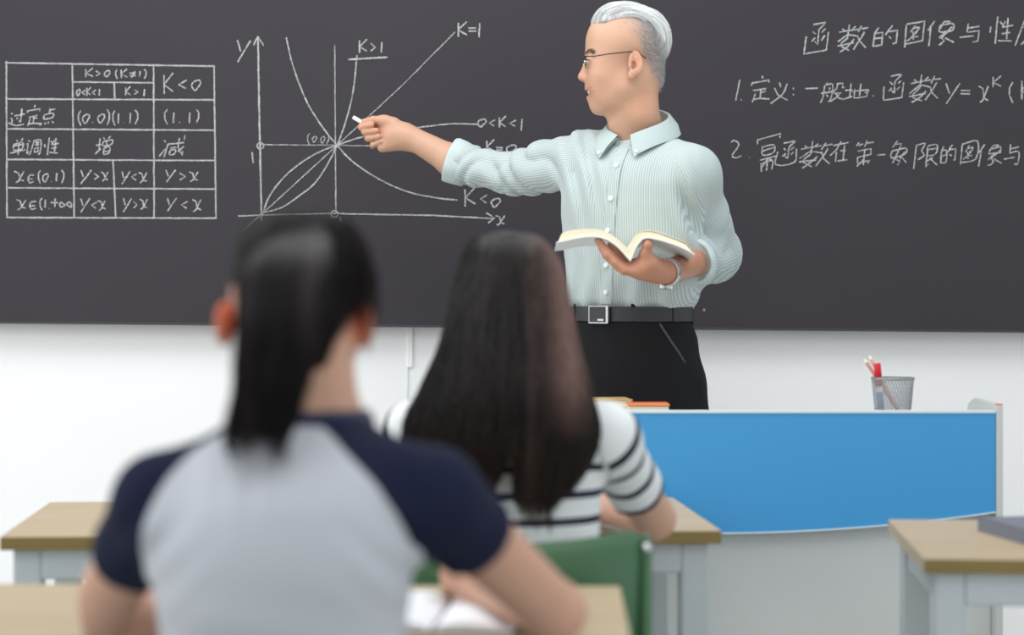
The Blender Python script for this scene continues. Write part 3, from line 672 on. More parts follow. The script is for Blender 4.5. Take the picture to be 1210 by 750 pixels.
shirtT = [('u', Cap(sL, sL + (eL - sL) * .5, .056, .053), .03), ('u', Cap(sL + (eL - sL) * .5, eL, .053, .054), .02), ('u', Cap(eL, cL, .054, .043), .02)]
shirtT += [('u', Cap(sR, sR + (eR - sR) * .5, .060, .058), .045), ('u', Cap(sR + (eR - sR) * .5, eR, .057, .045), .012), ('u', Cap(eR, cR, .045, .046), .012)]
cutL = unit(wL - eL); cutR = unit([-51, 6, 20])
shirtT += [('i', Fn(lambda P: np.where(np.linalg.norm(P - cL, axis=1) < .12, (P - cL) @ cutL, -1.0)), 0), ('i', Fn(lambda P: np.where(np.linalg.norm(P - cR, axis=1) < .12, (P - cR) @ cutR, -1.0)), 0)]
shirtT += [('u', torso, .035), ('u', Cap(W(768, 180, TY + .045), sL, .040, .055), .05), ('u', Cap(W(740, 180, TY + .055), sR, .044, .058), .05)]
def seg_t(P, a, b): ba = b - a; t = (P - a) @ ba / (ba @ ba); r = np.linalg.norm(P - a - np.clip(t, 0, 1)[:, None] * ba, axis=1); return t, r
def fold_arm(P, a, b, ph, n=5.2, tw=1.0):
    ba = unit(b - a); t, r = seg_t(P, a, b); u = np.cross(ba, [0, 1, 0]); ang = (P - a) @ u
    env = np.exp(-((np.clip(t, -.3, 1.3) - .5) / .65)**2) * np.exp(-(r / .10)**4)
    s = np.sin((t * n + ang * 26 * tw + .6 * np.sin(t * 7 + ph)) * 2.2 + ph); return env * (1 - 2 * np.abs(s)**.7)
def dispT(P):
    x = P[:, 0]; z = P[:, 2]; d = .0022 * wob(P, 3, (22, 22, 9)) + .0012 * wob(P, 5, 55)
    d = d + .0095 * fold_arm(P, sR, eR, .4, 4.0, 1.0) + .0060 * fold_arm(P, eR, cR, 1.7, 2.4, -1.0)
    d = d + .0022 * fold_arm(P, sL, eL, 2.2, 2.6, .5) + .0075 * fold_arm(P, eL, cL, .3, 3.2, 1.2)
    # vertical tension folds above the belt, and pulls running from the raised armpit
    u = (P - torso_c) @ bax; wst = np.clip((BZ(300) - z) / .09, 0, 1)
    d = d + .0055 * wst * np.sin(u * 95 + 1.6 * np.sin(z * 14) + wob(P, 9, 9)) 
    q = (x - BX(662)) * .55 + (z - BZ(235)); e = np.exp(-(((x - BX(690)) / .055)**2 + ((z - BZ(215)) / .10)**2))
    d = d + .0080 * e * np.sin((x - BX(660)) * 170 + (z - BZ(235)) * 28)
    e2 = np.exp(-(((x - BX(806)) / .03)**2 + ((z - BZ(250)) / .09)**2)); d = d + .010 * e2 * np.sin((x * .8 + (z - BZ(240)) * .35) * 130)
    return d
torso_c = np.array([BX(748), TY, 0])
V, Q = nets(shirtT, (BX(520), 4.2, BZ(375) + .002), (BX(890), 4.98, BZ(125)), .0052, dispT, 1)
def arm_coord(P, a, b):
    ba = unit(b - a); u = unit(np.cross(ba, [0, -1, .2])); return (P - a) @ u
dT = torso.d(V); dAL = np.minimum(seg_t(V, sL, eL)[1], seg_t(V, eL, cL)[1]) - .06; dAR = np.minimum(seg_t(V, sR, eR)[1], seg_t(V, eR, cR)[1]) - .058
st = (V - torso_c) @ bax
tl1, r1_ = seg_t(V, sL, eL); tl2, r2_ = seg_t(V, eL, cL); aL = np.where(r1_ < r2_, arm_coord(V, sL, eL), arm_coord(V, eL, cL))
tr1, r3_ = seg_t(V, sR, eR); tr2, r4_ = seg_t(V, eR, cR); aR = np.where(r3_ < r4_, arm_coord(V, sR, eR), arm_coord(V, eR, cR))
st = np.where((dAL < dT - .004), aL, st); st = np.where((dAR < dT - .004), aR, st)
np_mesh('shirt', V, Q, M_shirt, tch, {'stripe': st})
# rolled cuffs
def cuff(c, ax, r, name='cuff', ln=.045, dz=0):
    ax = unit(ax); u = unit(np.cross(ax, [.1, .2, 1])); v = np.cross(ax, u); n = 40; m = MB(); g = np.random.default_rng(5)
    prof = [(-ln, 0), (-ln, .0035), (-ln * .5, .0065), (-.004, .0075), (.0015, .0055), (.002, .001), (-.003, -.003), (-ln, -.003)]
    for k, (t, o) in enumerate(prof):
        for i in range(n):
            a = 2 * math.pi * i / n; rr = r + o + .0016 * math.sin(3 * a + 1) * (k < 6) + .001 * math.sin(7 * a + k)
            m.v.append(tuple(c + ax * (t + .002 * math.sin(2 * a + 1)) + (u * math.cos(a) + v * math.sin(a)) * rr))
    for k in range(len(prof)):
        k2 = (k + 1) % len(prof)
        for i in range(n): m.f.append((k * n + i, k * n + (i + 1) % n, k2 * n + (i + 1) % n, k2 * n + i))
    return m.build(name, M_cuff, tch, smooth=True)
cuff(cR + cutR * .012, cutR, .0475, ln=.048); cuff(cL + cutL * .010, cutL, .0435, ln=.040)
# placket and buttons: laid on the shirt front
def march2(px, py, prims, disp, y0=4.20, y1=4.66, n=180):           # many sight lines at once
    px = np.asarray(px, float); dr = np.stack([(px - HX) / F, np.ones_like(px), -(np.asarray(py, float) - HY) / F], 1); ys = np.linspace(y0, y1, n)
    P = np.array([0, 0, CZ]) + dr[:, None, :] * ys[None, :, None]; D = field(P.reshape(-1, 3), prims); D = D + disp(P.reshape(-1, 3)); D = D.reshape(len(px), n)
    k = np.maximum(np.argmax(D < 0, axis=1), 1); i = np.arange(len(px)); a, b = D[i, k - 1], D[i, k]; y = ys[k - 1] + (ys[k] - ys[k - 1]) * np.clip(a / (a - b + 1e-9), 0, 1)
    return np.array([0, 0, CZ]) + dr * y[:, None]
nR, nC = 64, 7; pys = np.linspace(176, 359, nR); pxc = crom(pys, [176, 190, 210, 234, 265, 300, 330, 360], [737, 731, 726, 723, 720, 718, 717, 717])
gx = (pxc[:, None] + np.linspace(-6.5, 6.5, nC)[None]).ravel(); gy = np.repeat(pys, nC); Pp = march2(gx, gy, shirtT, dispT)
for _ in range(2):
    g_ = Pp.reshape(nR, nC, 3); g_[1:-1, :, 1] = (g_[:-2, :, 1] + g_[2:, :, 1] + g_[1:-1, :, 1] * 2) / 4; Pp = g_.reshape(-1, 3)
Pf = Pp + bfr * .0034; Pk = Pp - bfr * .002; idx_ = np.arange(nR * nC).reshape(nR, nC); q_ = np.stack([idx_[:-1, :-1], idx_[1:, :-1], idx_[1:, 1:], idx_[:-1, 1:]], -1).reshape(-1, 4); off = nR * nC
sd_ = [np.stack([idx_[:-1, c_], idx_[1:, c_], idx_[1:, c_] + off, idx_[:-1, c_] + off], -1) for c_ in (0, -1)]
Vp = np.concatenate([Pf, Pk]); np_mesh('placket', Vp, np.concatenate([q_] + sd_), M_shirt, tch, {'stripe': (Vp - torso_c) @ bax + .0013}, smooth=False)
def strip(name, pts, wd, mt, lift=.002, parent=None, th=.0014, side=None):
    P = np.array(pts); T = np.gradient(P, axis=0); m = MB(); n = len(P)
    for i in range(n):
        s_ = unit(np.cross(T[i], bfr if side is None else side)); f = unit(np.cross(s_, T[i])); f = f if f[1] < 0 else -f
        for sg, o in ((-1, lift - .004), (-1, lift), (1, lift + th), (1, lift - .004)): m.v.append(tuple(P[i] + s_ * sg * wd / 2 + f * o))
    for i in range(n - 1):
        for k in range(4): a = i * 4 + k; b = i * 4 + (k + 1) % 4; m.f.append((a, b, b + 4, a + 4))
    return m.build(name, mt, parent)
def resamp(P, n): P = np.array(P); t = np.arange(len(P)); tt = np.linspace(0, len(P) - 1, n); return np.stack([crom(tt, t, P[:, k]) for k in range(3)], 1)
for px, py in [(729, 195), (722, 234), (717, 272), (713, 313), (714, 345)]:
    h_ = march2([float(np.interp(py, pys, pxc))], [py], shirtT, dispT)[0] + bfr * .0015
    if h_ is not None: MB().tube([h_ - bfr * 0 + bfr * .002, h_ + bfr * .0066], .0052, 16).build('button', M_btn, tch, smooth=False)
# collar
nc = W(752, 140, TY + .035)
def collar_ring(r, fz, bz, t, ext=0, dn=0): pass
def make_collar():
    n = 48; m = MB(); C0 = np.array([BX(756), TY + .035, 0])
    prof = []
    for i in range(n + 1):
        t = i / n * 2 - 1; ang = t * R(168)                           # 0 = nape, +-168 deg near the throat
        dr = -bfr * math.cos(ang) + bax * math.sin(ang) ; f = abs(t)
        zt = BZ(124) * (1 - f**1.2) + BZ(161) * f**1.2; rx = .063 + .006 * f
        top_in = C0 + dr * rx + np.array([0, 0, zt]); fr = max(0, (f - .72) / .28)
        top_out = C0 + dr * (rx + .006) + np.array([0, 0, zt + .001])
        zb_ = zt - .036 - .006 * f - .008 * fr**1.5; ex = .022 + .016 * f
        low = C0 + dr * (rx + ex) + np.array([0, 0, zb_]) + (bax * (.020 * fr**2) * np.sign(t) + bfr * .004 * fr)
        mid = (top_out + low) / 2 + dr * .005
        lin_ = low - dr * .004 + np.array([0, 0, .001]); stand = C0 + dr * (rx + .001) + np.array([0, 0, zt - .046])
        prof.append([stand, top_in, top_out, mid, low, lin_, top_out - np.array([0, 0, .006]) ])
    k = len(prof[0])
    for p in prof: m.v += [tuple(q) for q in p]
    for i in range(n):
        for j in range(k): a = i * k + j; b = i * k + (j + 1) % k; m.f.append((a, b, b + k, a + k))
    o = m.build('collar', M_collar, tch, smooth=True)
    e = o.modifiers.new('edge', 'EDGE_SPLIT'); e.split_angle = R(50)
    for s_ in (1, n - 1):
        q = prof[s_][4] * .72 + prof[s_][3] * .28; MB().tube([q - bfr * .001, q + bfr * .005], .0038, 12).build('collar_button', M_btn, tch)
make_collar()
# trousers, belt
rowsP = [(BZ(360), BX(745.5), TY + .02, .139, .092), (BZ(378), BX(745), TY + .02, .143, .098), (BZ(405), BX(749), TY + .02, .150, .106), (BZ(440), BX(754), TY + .02, .156, .112), (BZ(480), BX(757), TY + .02, .160, .112), (.84, BX(757), TY + .02, .160, .108), (.80, BX(757), TY + .02, .150, .10)]
hip = Loft(rowsP, yaw, .01); hc = np.array([BX(757), TY + .02, .82])
trs = [('u', hip, 0)]
for s_ in (1, -1):
    h0 = hc + bax * .078 * s_; kn = hc + bax * .092 * s_ + bfr * .01; kn[2] = .49; an = hc + bax * .105 * s_ - bfr * .01; an[2] = .06
    trs += [('u', Cap(h0, kn, .088, .068), .03), ('u', Cap(kn, an, .068, .055), .03)]
trs += [('i', Fn(lambda P: .035 - P[:, 2]), 0), ('i', Fn(lambda P: P[:, 2] - BZ(367)), 0)]
def dispP(P): return .0035 * wob(P, 21, (14, 14, 26)) + .0016 * wob(P, 22, 50) + .003 * np.sin(P[:, 2] * 70 + P[:, 0] * 30) * np.exp(-((P[:, 0] - BX(822)) / .03)**2)
V, Q = nets(trs, (BX(650), 4.28, 0.02), (BX(860), 4.78, BZ(364)), .009, dispP); np_mesh('trousers', V, Q, M_black, tch)
def band(name, zc, hh, loft, off, mt, th=.004, a0=0, a1=2 * math.pi, n=72, parent=None):
    m = MB(); cl = abs(a1 - a0 - 2 * math.pi) < 1e-6
    for i in range(n if cl else n + 1):
        a = a0 + (a1 - a0) * i / n; p = loft.ring(zc, np.array([a]))[0]; c = np.array([loft.at(zc)[0], loft.at(zc)[1], zc]); d = unit(p - c)
        for o, z in ((off, -hh), (off + th, -hh + .001), (off + th, hh - .001), (off, hh)): m.v.append(tuple(p + d * o + np.array([0, 0, z])))
    N_ = n if cl else n + 1
    for i in range(n):
        j = (i + 1) % N_
        for k in range(4): m.f.append((i * 4 + k, i * 4 + (k + 1) % 4, j * 4 + (k + 1) % 4, j * 4 + k))
    return m.build(name, mt, parent, smooth=False)
zb1 = BZ(370.5); belt = band('belt', zb1, .0165, hip, .002, M_leather, parent=tch)
def onhip(px, py): return march([('u', hip, 0)], px, py)
bk = onhip(713, 371.5); bn = unit(bk - np.array([hip.at(bk[2])[0], hip.at(bk[2])[1], bk[2]])); bt = unit(np.cross([0, 0, 1], bn)); rot = Matrix((tuple(bt), tuple(-bn), (0, 0, 1))).transposed()
def onb(o, dx, dz): return tuple(bk + bn * o + bt * dx + np.array([0, 0, dz]))
sg = 1 if bt[0] > 0 else -1
m = MB().box(onb(.011, sg * -.003, 0), (.052, .006, .036), rot, .002); bb = m.build('buckle', M_leather, tch)
m = MB()
m.box(onb(.0125, sg * .0215, 0), (.006, .0075, .039), rot, .001).box(onb(.012, sg * -.003, -.018), (.054, .006, .0025), rot).box(onb(.012, sg * -.003, .018), (.054, .006, .0015), rot).box(onb(.012, sg * -.0285, 0), (.002, .006, .036), rot).box(onb(.0145, sg * .004, -.0115), (.017, .002, .004), rot)
m.build('buckle_trim', M_chrome, tch)
for px in (683, 748, 793): 
    h_ = onhip(px, 370)
    if h_ is not None:
        d = unit(h_ - np.array([hip.at(h_[2])[0], hip.at(h_[2])[1], h_[2]])); t_ = unit(np.cross([0, 0, 1], d))
        MB().box(tuple(h_ + d * .0075), (.010, .0035, .042), Matrix((tuple(t_), tuple(-d), (0, 0, 1))).transposed(), .001).build('belt_loop', M_black, tch)
pk = [onhip(px, py) for px, py in [(778, 381), (784, 391), (793, 405), (801, 417), (808, 429)]]
pk = [p for p in pk if p is not None]
MB().tube([p + unit(p - np.array([hip.at(p[2])[0], hip.at(p[2])[1], p[2]])) * .0035 for p in resamp(pk, 14)], .0028, 6).build('pocket_piping', M_pocket, tch, smooth=True)
ph = W(818, 374, TY + .06); MB().box(tuple(ph), (.008, .05, .050), bev=.003).build('belt_clip_case', M_dark, tch)
for s_ in (1, -1):
    f0 = hc + bax * .107 * s_ - bfr * .05; f1 = hc + bax * .12 * s_ + bfr * .14; f0[2] = .045; f1[2] = .036
    V, Q = nets([('u', Cap(f0, f1, .045, .042), 0), ('u', Cap(f0, f0 + np.array([0, 0, .06]), .042, .045), .03), ('i', Fn(lambda P: .002 - P[:, 2]), 0)], np.minimum(f0, f1) - [.07, .07, .05], np.maximum(f0, f1) + [.07, .07, .12], .012); np_mesh('shoe', V, Q, M_shoe, tch)

# head: profile measured in the close-up, u = image right, w = up, v = sideways (towards the camera negative)
HO = W(746.2, 74.8, 4.52); k_ = .425e-3
def H(zx, zy, v=0): return HO + np.array([(zx - 380) * k_, v, (330 - zy) * k_])
hd = [('u', Ell(H(352, 222), (.0855, .0735, .0735)), 0), ('u', Ell(H(478, 325), (.0245, .045, .048)), .025), ('u', Ell(H(268, 300), (.050, .058, .060)), .025), ('u', Ell(H(268, 400), (.052, .052, .070)), .03)]
for s_ in (1, -1):
    hd += [('u', Cap(H(335, 470, .046 * s_), H(228, 556, .017 * s_), .015, .015), .03), ('u', Ell(H(222, 395, .034 * s_), (.024, .024, .026)), .02),
           ('u', Cap(H(168, 292, .012 * s_), H(196, 288, .036 * s_), .008, .008), .014)]
hd += [('u', Ell(H(285, 455, .036 * q_), (.042, .020, .046)), .03) for q_ in (1, -1)]
hd += [('u', Ell(H(201, 562), (.013, .018, .0125)), .016), ('u', Ell(H(205, 470), (.026, .030, .034)), .02), ('u', Ell(H(212, 195), (.022, .045, .036)), .02)]
for s_ in (1, -1): hd += [('s', Ell(H(140, 326, .031 * s_), (.0115, .0155, .0085)), .010)]
hd += [('u', Cap(H(158, 318), H(124, 392), .0055, .0085), .012), ('u', Ell(H(124, 404), (.0098, .0088, .0085)), .006)]
for s_ in (1, -1): hd += [('u', Ell(H(142, 412, .0115 * s_), (.0098, .0070, .0074)), .005), ('s', Ell(H(134, 427, .0065 * s_), (.005, .0028, .0034)), .003), ('u', Ell(H(157, 327, .031 * s_), (.0118, .0135, .0118)), .003), ('s', Ell(H(137, 329, .036 * s_), (.0100, .0155, .0030)), .0012), ('u', Cap(H(134, 319, .022 * s_), H(150, 318, .042 * s_), .0016, .0016), .003)]
hd += [('u', Ell(H(166, 467), (.0100, .022, .0055)), .007), ('u', Ell(H(173, 508), (.0095, .020, .0062)), .007), ('s', Ell(H(158, 487), (.021, .0275, .0068)), .003)] + [('u', Cap(H(195, 440, .030 * q_), H(205, 500, .030 * q_), .007, .006), .02) for q_ in (1, -1)] + [('s', Cap(H(160, 428, .022 * q_), H(202, 488, .040 * q_), .0022, .0016), .007) for q_ in (1, -1)]
def ear(s_):
    tilt = R(10); Rm = [[math.cos(tilt), .35 * s_, math.sin(tilt)], [-.35 * s_ * math.cos(tilt), 1, 0], [-math.sin(tilt), 0, math.cos(tilt)]]
    Rm = [unit(r_) for r_ in Rm]; c = H(392, 348, .078 * s_)
    return [('u', Ell(c, (.0165, .0060, .0275), Rm), .004), ('u', Ell(H(372, 408, .0745 * s_), (.009, .005, .0105)), .006), ('s', Ell(c + np.array([-.0005, .0068 * s_, .0045]), (.0108, .0062, .0190), Rm), .003),
            ('s', Ell(H(380, 362, .079 * s_), (.0055, .009, .009)), .004), ('u', Cap(H(392, 318, .080 * s_), H(404, 365, .081 * s_), .0028, .0028), .003), ('u', Ell(H(364, 362, .0735 * s_), (.0045, .0055, .0070)), .003)]
for s_ in (1, -1): hd += ear(s_)
nb_ = W(757, 158, TY + .045)
hd += [('u', Cap(H(405, 430), H(400, 590), .052, .0475), .03), ('u', Cap(H(400, 590), nb_, .0475, .054), .02), ('u', Cap(H(310, 560), H(345, 640), .018, .022), .03)]
hd += [('u', Cap(H(300, 660, -.012) , H(350, 745, -.01), .010, .012), .03)]
V1, Q1 = nets(hd, H(80, 800, -.105), H(600, 20, .105), .0022, lambda P: .0004 * wob(P, 31, 90), 1)
# forearms and hands
fR = [('u', Cap(eR, cR, .040, .0375), .0), ('u', Cap(cR, wR, .0375, .0255), .02)]
def hp(zx, zy, dy=0): return W(400 + zx / 6.25, 110 + zy / 6.25, 4.90) + np.array([0, dy, 0])
fR += [('u', Cap(hp(470, 335), hp(400, 320, .0), .026, .027), .03), ('u', Ell(hp(365, 300, .004), (.033, .017, .034)), .02), ('u', Cap(hp(420, 375, -.006), hp(325, 400, -.004), .0135, .0125), .014), ('u', Cap(hp(400, 225, -.004), hp(330, 205, -.004), .0150, .0125), .014)]
# thumb lies on top, towards the chalk
fR += [('u', Cap(hp(345, 205, -.006), hp(258, 200, -.010), .0120, .0092), .010), ('u', Cap(hp(258, 200, -.010), hp(188, 212, -.006), .0090, .0072), .004)]
for (a, b, c, d, r_) in [((320, 225, .022), (175, 228, .016), (168, 252, -.004), (248, 240, -.020), .0082), ((315, 265, .024), (190, 280, .020), (196, 288, -.006), (284, 282, -.022), .0084),
                         ((310, 305, .022), (212, 330, .018), (222, 335, -.006), (300, 324, -.020), .0080), ((315, 345, .018), (250, 385, .014), (255, 382, -.006), (316, 360, -.016), .0072)]:
    p = [hp(*q) for q in (a, b, c, d)]
    fR += [('u', Cap(p[0], p[1], r_ * 1.12, r_ * 1.05), .007), ('u', Cap(p[1], p[2], r_ * 1.05, r_), .003), ('u', Cap(p[2], p[3], r_, r_ * .86), .0025)]
V2, Q2 = nets(fR, hp(60, 700, -.09), np.array([max(eR[0], cR[0]) + .03, 4.985, BZ(118)]), .0024, None, 1)
# left hand cupped under the book
dh = unit(wL - eL); hy = 4.28
def lp(zx, zy, Y): return W(640 + zx / 4.686, 240 + zy / 4.686, Y - .04)
wl2 = lp(735, 375, 4.31)
fL = [('u', Cap(eL, wL, .040, .0235), 0), ('u', Cap(wL, lp(640, 372, 4.28), .0225, .023), .02), ('u', Cap(lp(650, 385, 4.275), lp(560, 375, 4.255), .019, .018), .02),
      ('u', Ell(lp(560, 355, 4.265), (.036, .026, .021)), .02), ('u', Cap(lp(600, 330, 4.25), lp(575, 280, 4.245), .017, .0125), .016),
      ('u', Cap(lp(575, 285, 4.245), lp(588, 235, 4.238), .0120, .0098), .006), ('u', Cap(lp(588, 235, 4.238), lp(582, 202, 4.242), .0096, .0080), .004)]
for (a, b, c, d, r_) in [((510, 345, 4.275), (455, 318, 4.268), (410, 268, 4.262), (382, 228, 4.262), .0088), ((500, 362, 4.262), (430, 335, 4.250), (370, 275, 4.246), (312, 206, 4.248), .0092),
                         ((505, 375, 4.25), (425, 352, 4.242), (360, 290, 4.240), (330, 245, 4.244), .0086), ((520, 385, 4.245), (455, 375, 4.236), (405, 330, 4.236), (375, 292, 4.24), .0078)]:
    p = [lp(*q) for q in (a, b, c, d)]
    fL += [('u', Cap(p[0], p[1], r_ * 1.15, r_ * 1.05), .008), ('u', Cap(p[1], p[2], r_ * 1.05, r_ * .98), .003), ('u', Cap(p[2], p[3], r_ * .98, r_ * .84), .0025)]
V3, Q3 = nets(fL, lp(270, 470, 4.19), np.array([cL[0] + .05, 4.50, BZ(262)]), .0024, None, 1)
# the body under the clothes, joining head, arms and legs
rowsS = [(r_[0], r_[1], r_[2], max(r_[3] - .016, .03), max(r_[4] - .014, .03)) for r_ in rowsT]
skT = [('u', Loft(rowsS, yaw, .01), 0), ('u', Cap(nb_, H(428, 560), .05, .045), .02)]
for a, b, r0_, r1_2 in ((sL, eL, .046, .040), (eL, cL, .040, .036), (sR, eR, .044, .039), (eR, cR, .039, .036)): skT.append(('u', Cap(a, b, r0_, r1_2), .02))
for s_ in (1, -1):
    h0 = hc + bax * .078 * s_; kn = hc + bax * .092 * s_ + bfr * .01; kn[2] = .49; an = hc + bax * .105 * s_ - bfr * .01; an[2] = .07
    skT += [('u', Cap(h0 + [0, 0, .12], kn, .07, .050), .03), ('u', Cap(kn, an, .050, .034), .03)]
skT.append(('u', Ell(hc + [0, 0, .1], (.125, .085, .24)), .03))
V4, Q4 = nets(skT, (BX(560), 4.25, .03), (BX(890), 4.95, BZ(140)), .014)
V, Q = merge([(V1, Q1), (V2, Q2), (V3, Q3), (V4, Q4)])
C = np.tile(L3((203, 162, 136)), (len(V), 1)); n1 = len(V1)
def g(zx, zy, sx, sz, v=None, sv=.03): 
    c = H(zx, zy); e = np.exp(-(((V[:, 0] - c[0]) / (sx * k_))**2 + ((V[:, 2] - c[2]) / (sz * k_))**2))
    if v is not None: e = e * np.exp(-((np.abs(V[:, 1] - HO[1]) - v) / sv)**2)
    e[n1:] = 0; return e
C = blend(C, .22 * g(240, 420, 90, 90), L3((216, 150, 124))); C = blend(C, .45 * g(120, 405, 25, 28), L3((218, 140, 118)))
C = blend(C, .3 * (g(395, 350, 30, 60, .08, .012)), L3((220, 130, 112)))
C = blend(C, .5 * g(388, 350, 16, 26, .074, .006), L3((170, 84, 66))); C = blend(C, .35 * g(440, 560, 80, 90), L3((222, 158, 118)))
lip = np.maximum(g(152, 467, 22, 8), g(158, 506, 22, 9)); C = blend(C, .65 * lip, L3((190, 116, 104)))
C = blend(C, .55 * g(150, 487, 28, 6), L3((120, 50, 45)))
# cropped grey hair on the side and back of the head
zx = 380 + (V[:, 0] - HO[0]) / k_; zy = 330 - (V[:, 2] - HO[2]) / k_
lowb = np.interp(zx, [250, 330, 400, 440, 470, 520, 560], [150, 175, 225, 300, 370, 430, 450]); stub = np.clip((lowb - zy) / 35, 0, 1) * np.clip((zx - 255) / 90, 0, 1); stub[n1:] = 0
sp = np.clip(.62 + .55 * wob(V, 41, 1500, 4), 0, 1); dens = np.interp(zx, [250, 380, 440, 500], [.1, .35, .9, 1.1])
C = blend(C, stub * dens * .70, L3((132, 130, 127)))
arml = np.zeros(len(V)); arml[len(V1) + len(V2):len(V1) + len(V2) + len(V3)] = 1; C = blend(C, .7 * arml, L3((176, 118, 90)))  # left hand browner: part tan, part shade below the book put into the colour
armr = np.zeros(len(V)); armr[len(V1):len(V1) + len(V2)] = 1; C = blend(C, armr * .35 * gauss(V, hp(250, 260), (.035, .05, .035)), L3((216, 130, 100)))
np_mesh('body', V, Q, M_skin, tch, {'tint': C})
# eyes, teeth, brows, glasses
for s_ in (1, -1):
    c = H(155, 328, .031 * s_); o = V_Q = nets([('u', Ell(c + np.array([-.0028, 0, -.0004]), (.0098, .0105, .0046)), 0)], c - .014, c + .014, .0014); np_mesh('eye', V_Q[0], V_Q[1], M_eye, tch)
    MB().tube([c + np.array([-.0105, 0, -.0004]), c + np.array([-.0132, 0, -.0006])], [.0042, .0030], 14).build('iris', M_iris, tch, smooth=True)
    bs_ = []
    for i in range(150):
        t = rng.uniform(); p = H(144 + 52 * t, 283 - 9 * math.sin(t * 3) + 8 * t + rng.normal() * 3.8, (.014 + .028 * t) * s_); q = None
        y0 = p.copy(); 
        for _ in range(14):
            d_ = field(p[None], hd)[0]; gr = unit(p - H(330, 300)); p = p - gr * d_
        p = p + gr * .0008; bs_.append([p + (np.array([.0011, .0010 * s_, .0005]) * j * (1 + rng.uniform())) + gr * .0005 * j for j in range(4)])
    Vb, Qb, vb = tubes(np.array(bs_), .00036, rng.uniform(0, .6, len(bs_))); o = np_mesh('eyebrow', Vb, Qb, hair_mat('eyebrow_hair', (92, 74, 66), (120, 104, 96), .6), tch, {'vary': vb})
for s_ in (1, -1): MB().tube([H(130, 321, .020 * s_), H(127, 318, .030 * s_), H(137, 318, .040 * s_), H(160, 324, .0465 * s_)], [.0005, .0010, .0010, .0004], 6).build('eyelash', M_dark, tch, smooth=True)
m = MB()
for i in range(6): m.box(H(157 + 1.2 * abs(i - 2.5)**2, 480, (i - 2.5) * .0058), (.004, .0056, .0075), bev=.001)
tag(m.build('teeth', M_tooth, tch), kind='stuff')
# spectacles
gl = M_glassframe; m = MB()
for s_ in (1, -1):
    m.tube([H(140, 308, .055 * s_), H(170, 312, .067 * s_), H(260, 300, .0755 * s_), H(360, 290, .0775 * s_), H(405, 296, .0775 * s_), H(445, 325, .0765 * s_)], .0013, 8)
    m.tube([H(136, 306, .008 * s_), H(132, 304, .020 * s_), H(132, 304, .040 * s_), H(140, 308, .056 * s_)], .0014, 8)
    cen = H(132, 332, .032 * s_)
    m.tube([cen + np.array([0.003 * abs(math.cos(a)), .024 * math.cos(a), .0125 * math.sin(a)]) for a in np.linspace(0, 2 * math.pi, 28, endpoint=False)], .0006, 6, True)
m.tube([H(134, 318, -.008), H(128, 312, 0), H(134, 318, .008)], .0011, 8); gf = m.build('spectacles', gl, tch, smooth=True)
for s_ in (1, -1):
    cen = H(132, 332, .032 * s_); m = MB(); ring1 = [tuple(cen + np.array([0.003 * abs(math.cos(a)) - .0004, .0238 * math.cos(a), .0123 * math.sin(a)])) for a in np.linspace(0, 2 * math.pi, 28, endpoint=False)]
    m.v = ring1 + [(x + .001, y, z) for x, y, z in ring1]; m.f = [tuple(range(28)), tuple(range(55, 27, -1))] + [(i, (i + 1) % 28, 28 + (i + 1) % 28, 28 + i) for i in range(28)]
    m.build('lens', M_lens, gf)
# silver hair swept back
def Bcut(P):
    zx = 380 + (P[:, 0] - HO[0]) / k_; zy = 330 - (P[:, 2] - HO[2]) / k_; lat = np.abs(P[:, 1] - HO[1])
    b = np.interp(zx, [150, 185, 230, 280, 330, 400, 450, 490, 520, 545, 570, 620], [166, 152, 134, 120, 112, 108, 120, 150, 195, 252, 320, 370]) ; return (zy - b) * k_ * .75
hs = [('u', Ell(H(372, 205), (.0865, .071, .0775)), 0), ('u', Ell(H(262, 122), (.036, .052, .0355)), .02), ('u', Ell(H(330, 95), (.045, .05, .031)), .02), ('u', Ell(H(478, 212), (.0410, .058, .060)), .02), ('i', Fn(Bcut), .010)]
def groove(P):
    lat = P[:, 1] - HO[1]; c = H(370, 260); r_ = np.hypot(P[:, 0] - c[0], P[:, 2] - c[2]); th = np.arctan2(P[:, 2] - c[2], P[:, 0] - c[0])
    return np.clip(-Bcut(P) / .012, .1, 1) * (.0012 * np.sin(r_ * 700 + 2.5 * np.sin(th * 2 + 1) + lat * 160) + .0013 * np.sin(lat * 420 + th * 3 + r_ * 150) + .0015 * wob(P, 61, 45))
Vh, Qh = nets(hs, H(140, 420, -.10), H(620, 0, .10), .0022, groove, 0)
S = []; N_ = 5200
lat0 = rng.uniform(-1, 1, N_); pick = Vh[rng.integers(0, len(Vh), N_)]; cc_ = H(370, 235)
tt = np.linspace(0, 1, 8); pos = pick.copy(); pts_ = [pos]
for j in range(7):
    rel = pos - cc_; nrm = rel / np.linalg.norm(rel, axis=1, keepdims=True); fl = np.stack([rel[:, 2], rel[:, 1] * .10, -rel[:, 0]], 1); fl /= np.linalg.norm(fl, axis=1, keepdims=True)
    fl[:, 2] += .12 * (rel[:, 0] < 0); pos = pos + fl * .0065; d_ = field(pos, hs); pos = pos - nrm * np.clip(d_ - .0006, -.004, .004)[:, None]; pts_.append(pos)
S = np.stack(pts_, 1); S += rng.normal(size=(N_, 1, 3)) * .0007
vr = np.clip(rng.normal(.78, .2, N_) - .35 * np.clip((H(0, 0)[0] * 0 + (cc_[0] - S[:, 0, 0]) / .09), 0, 1) * 1.0 * (S[:, 0, 2] < H(0, 90)[2]) - .25 * (S[:, 0, 0] > H(480, 0)[0]) * (S[:, 0, 2] < H(0, 260)[2]), 0, 1)
Vs, Qs, vs = tubes(S, np.linspace(.00036, .00012, 8)[None], vr)
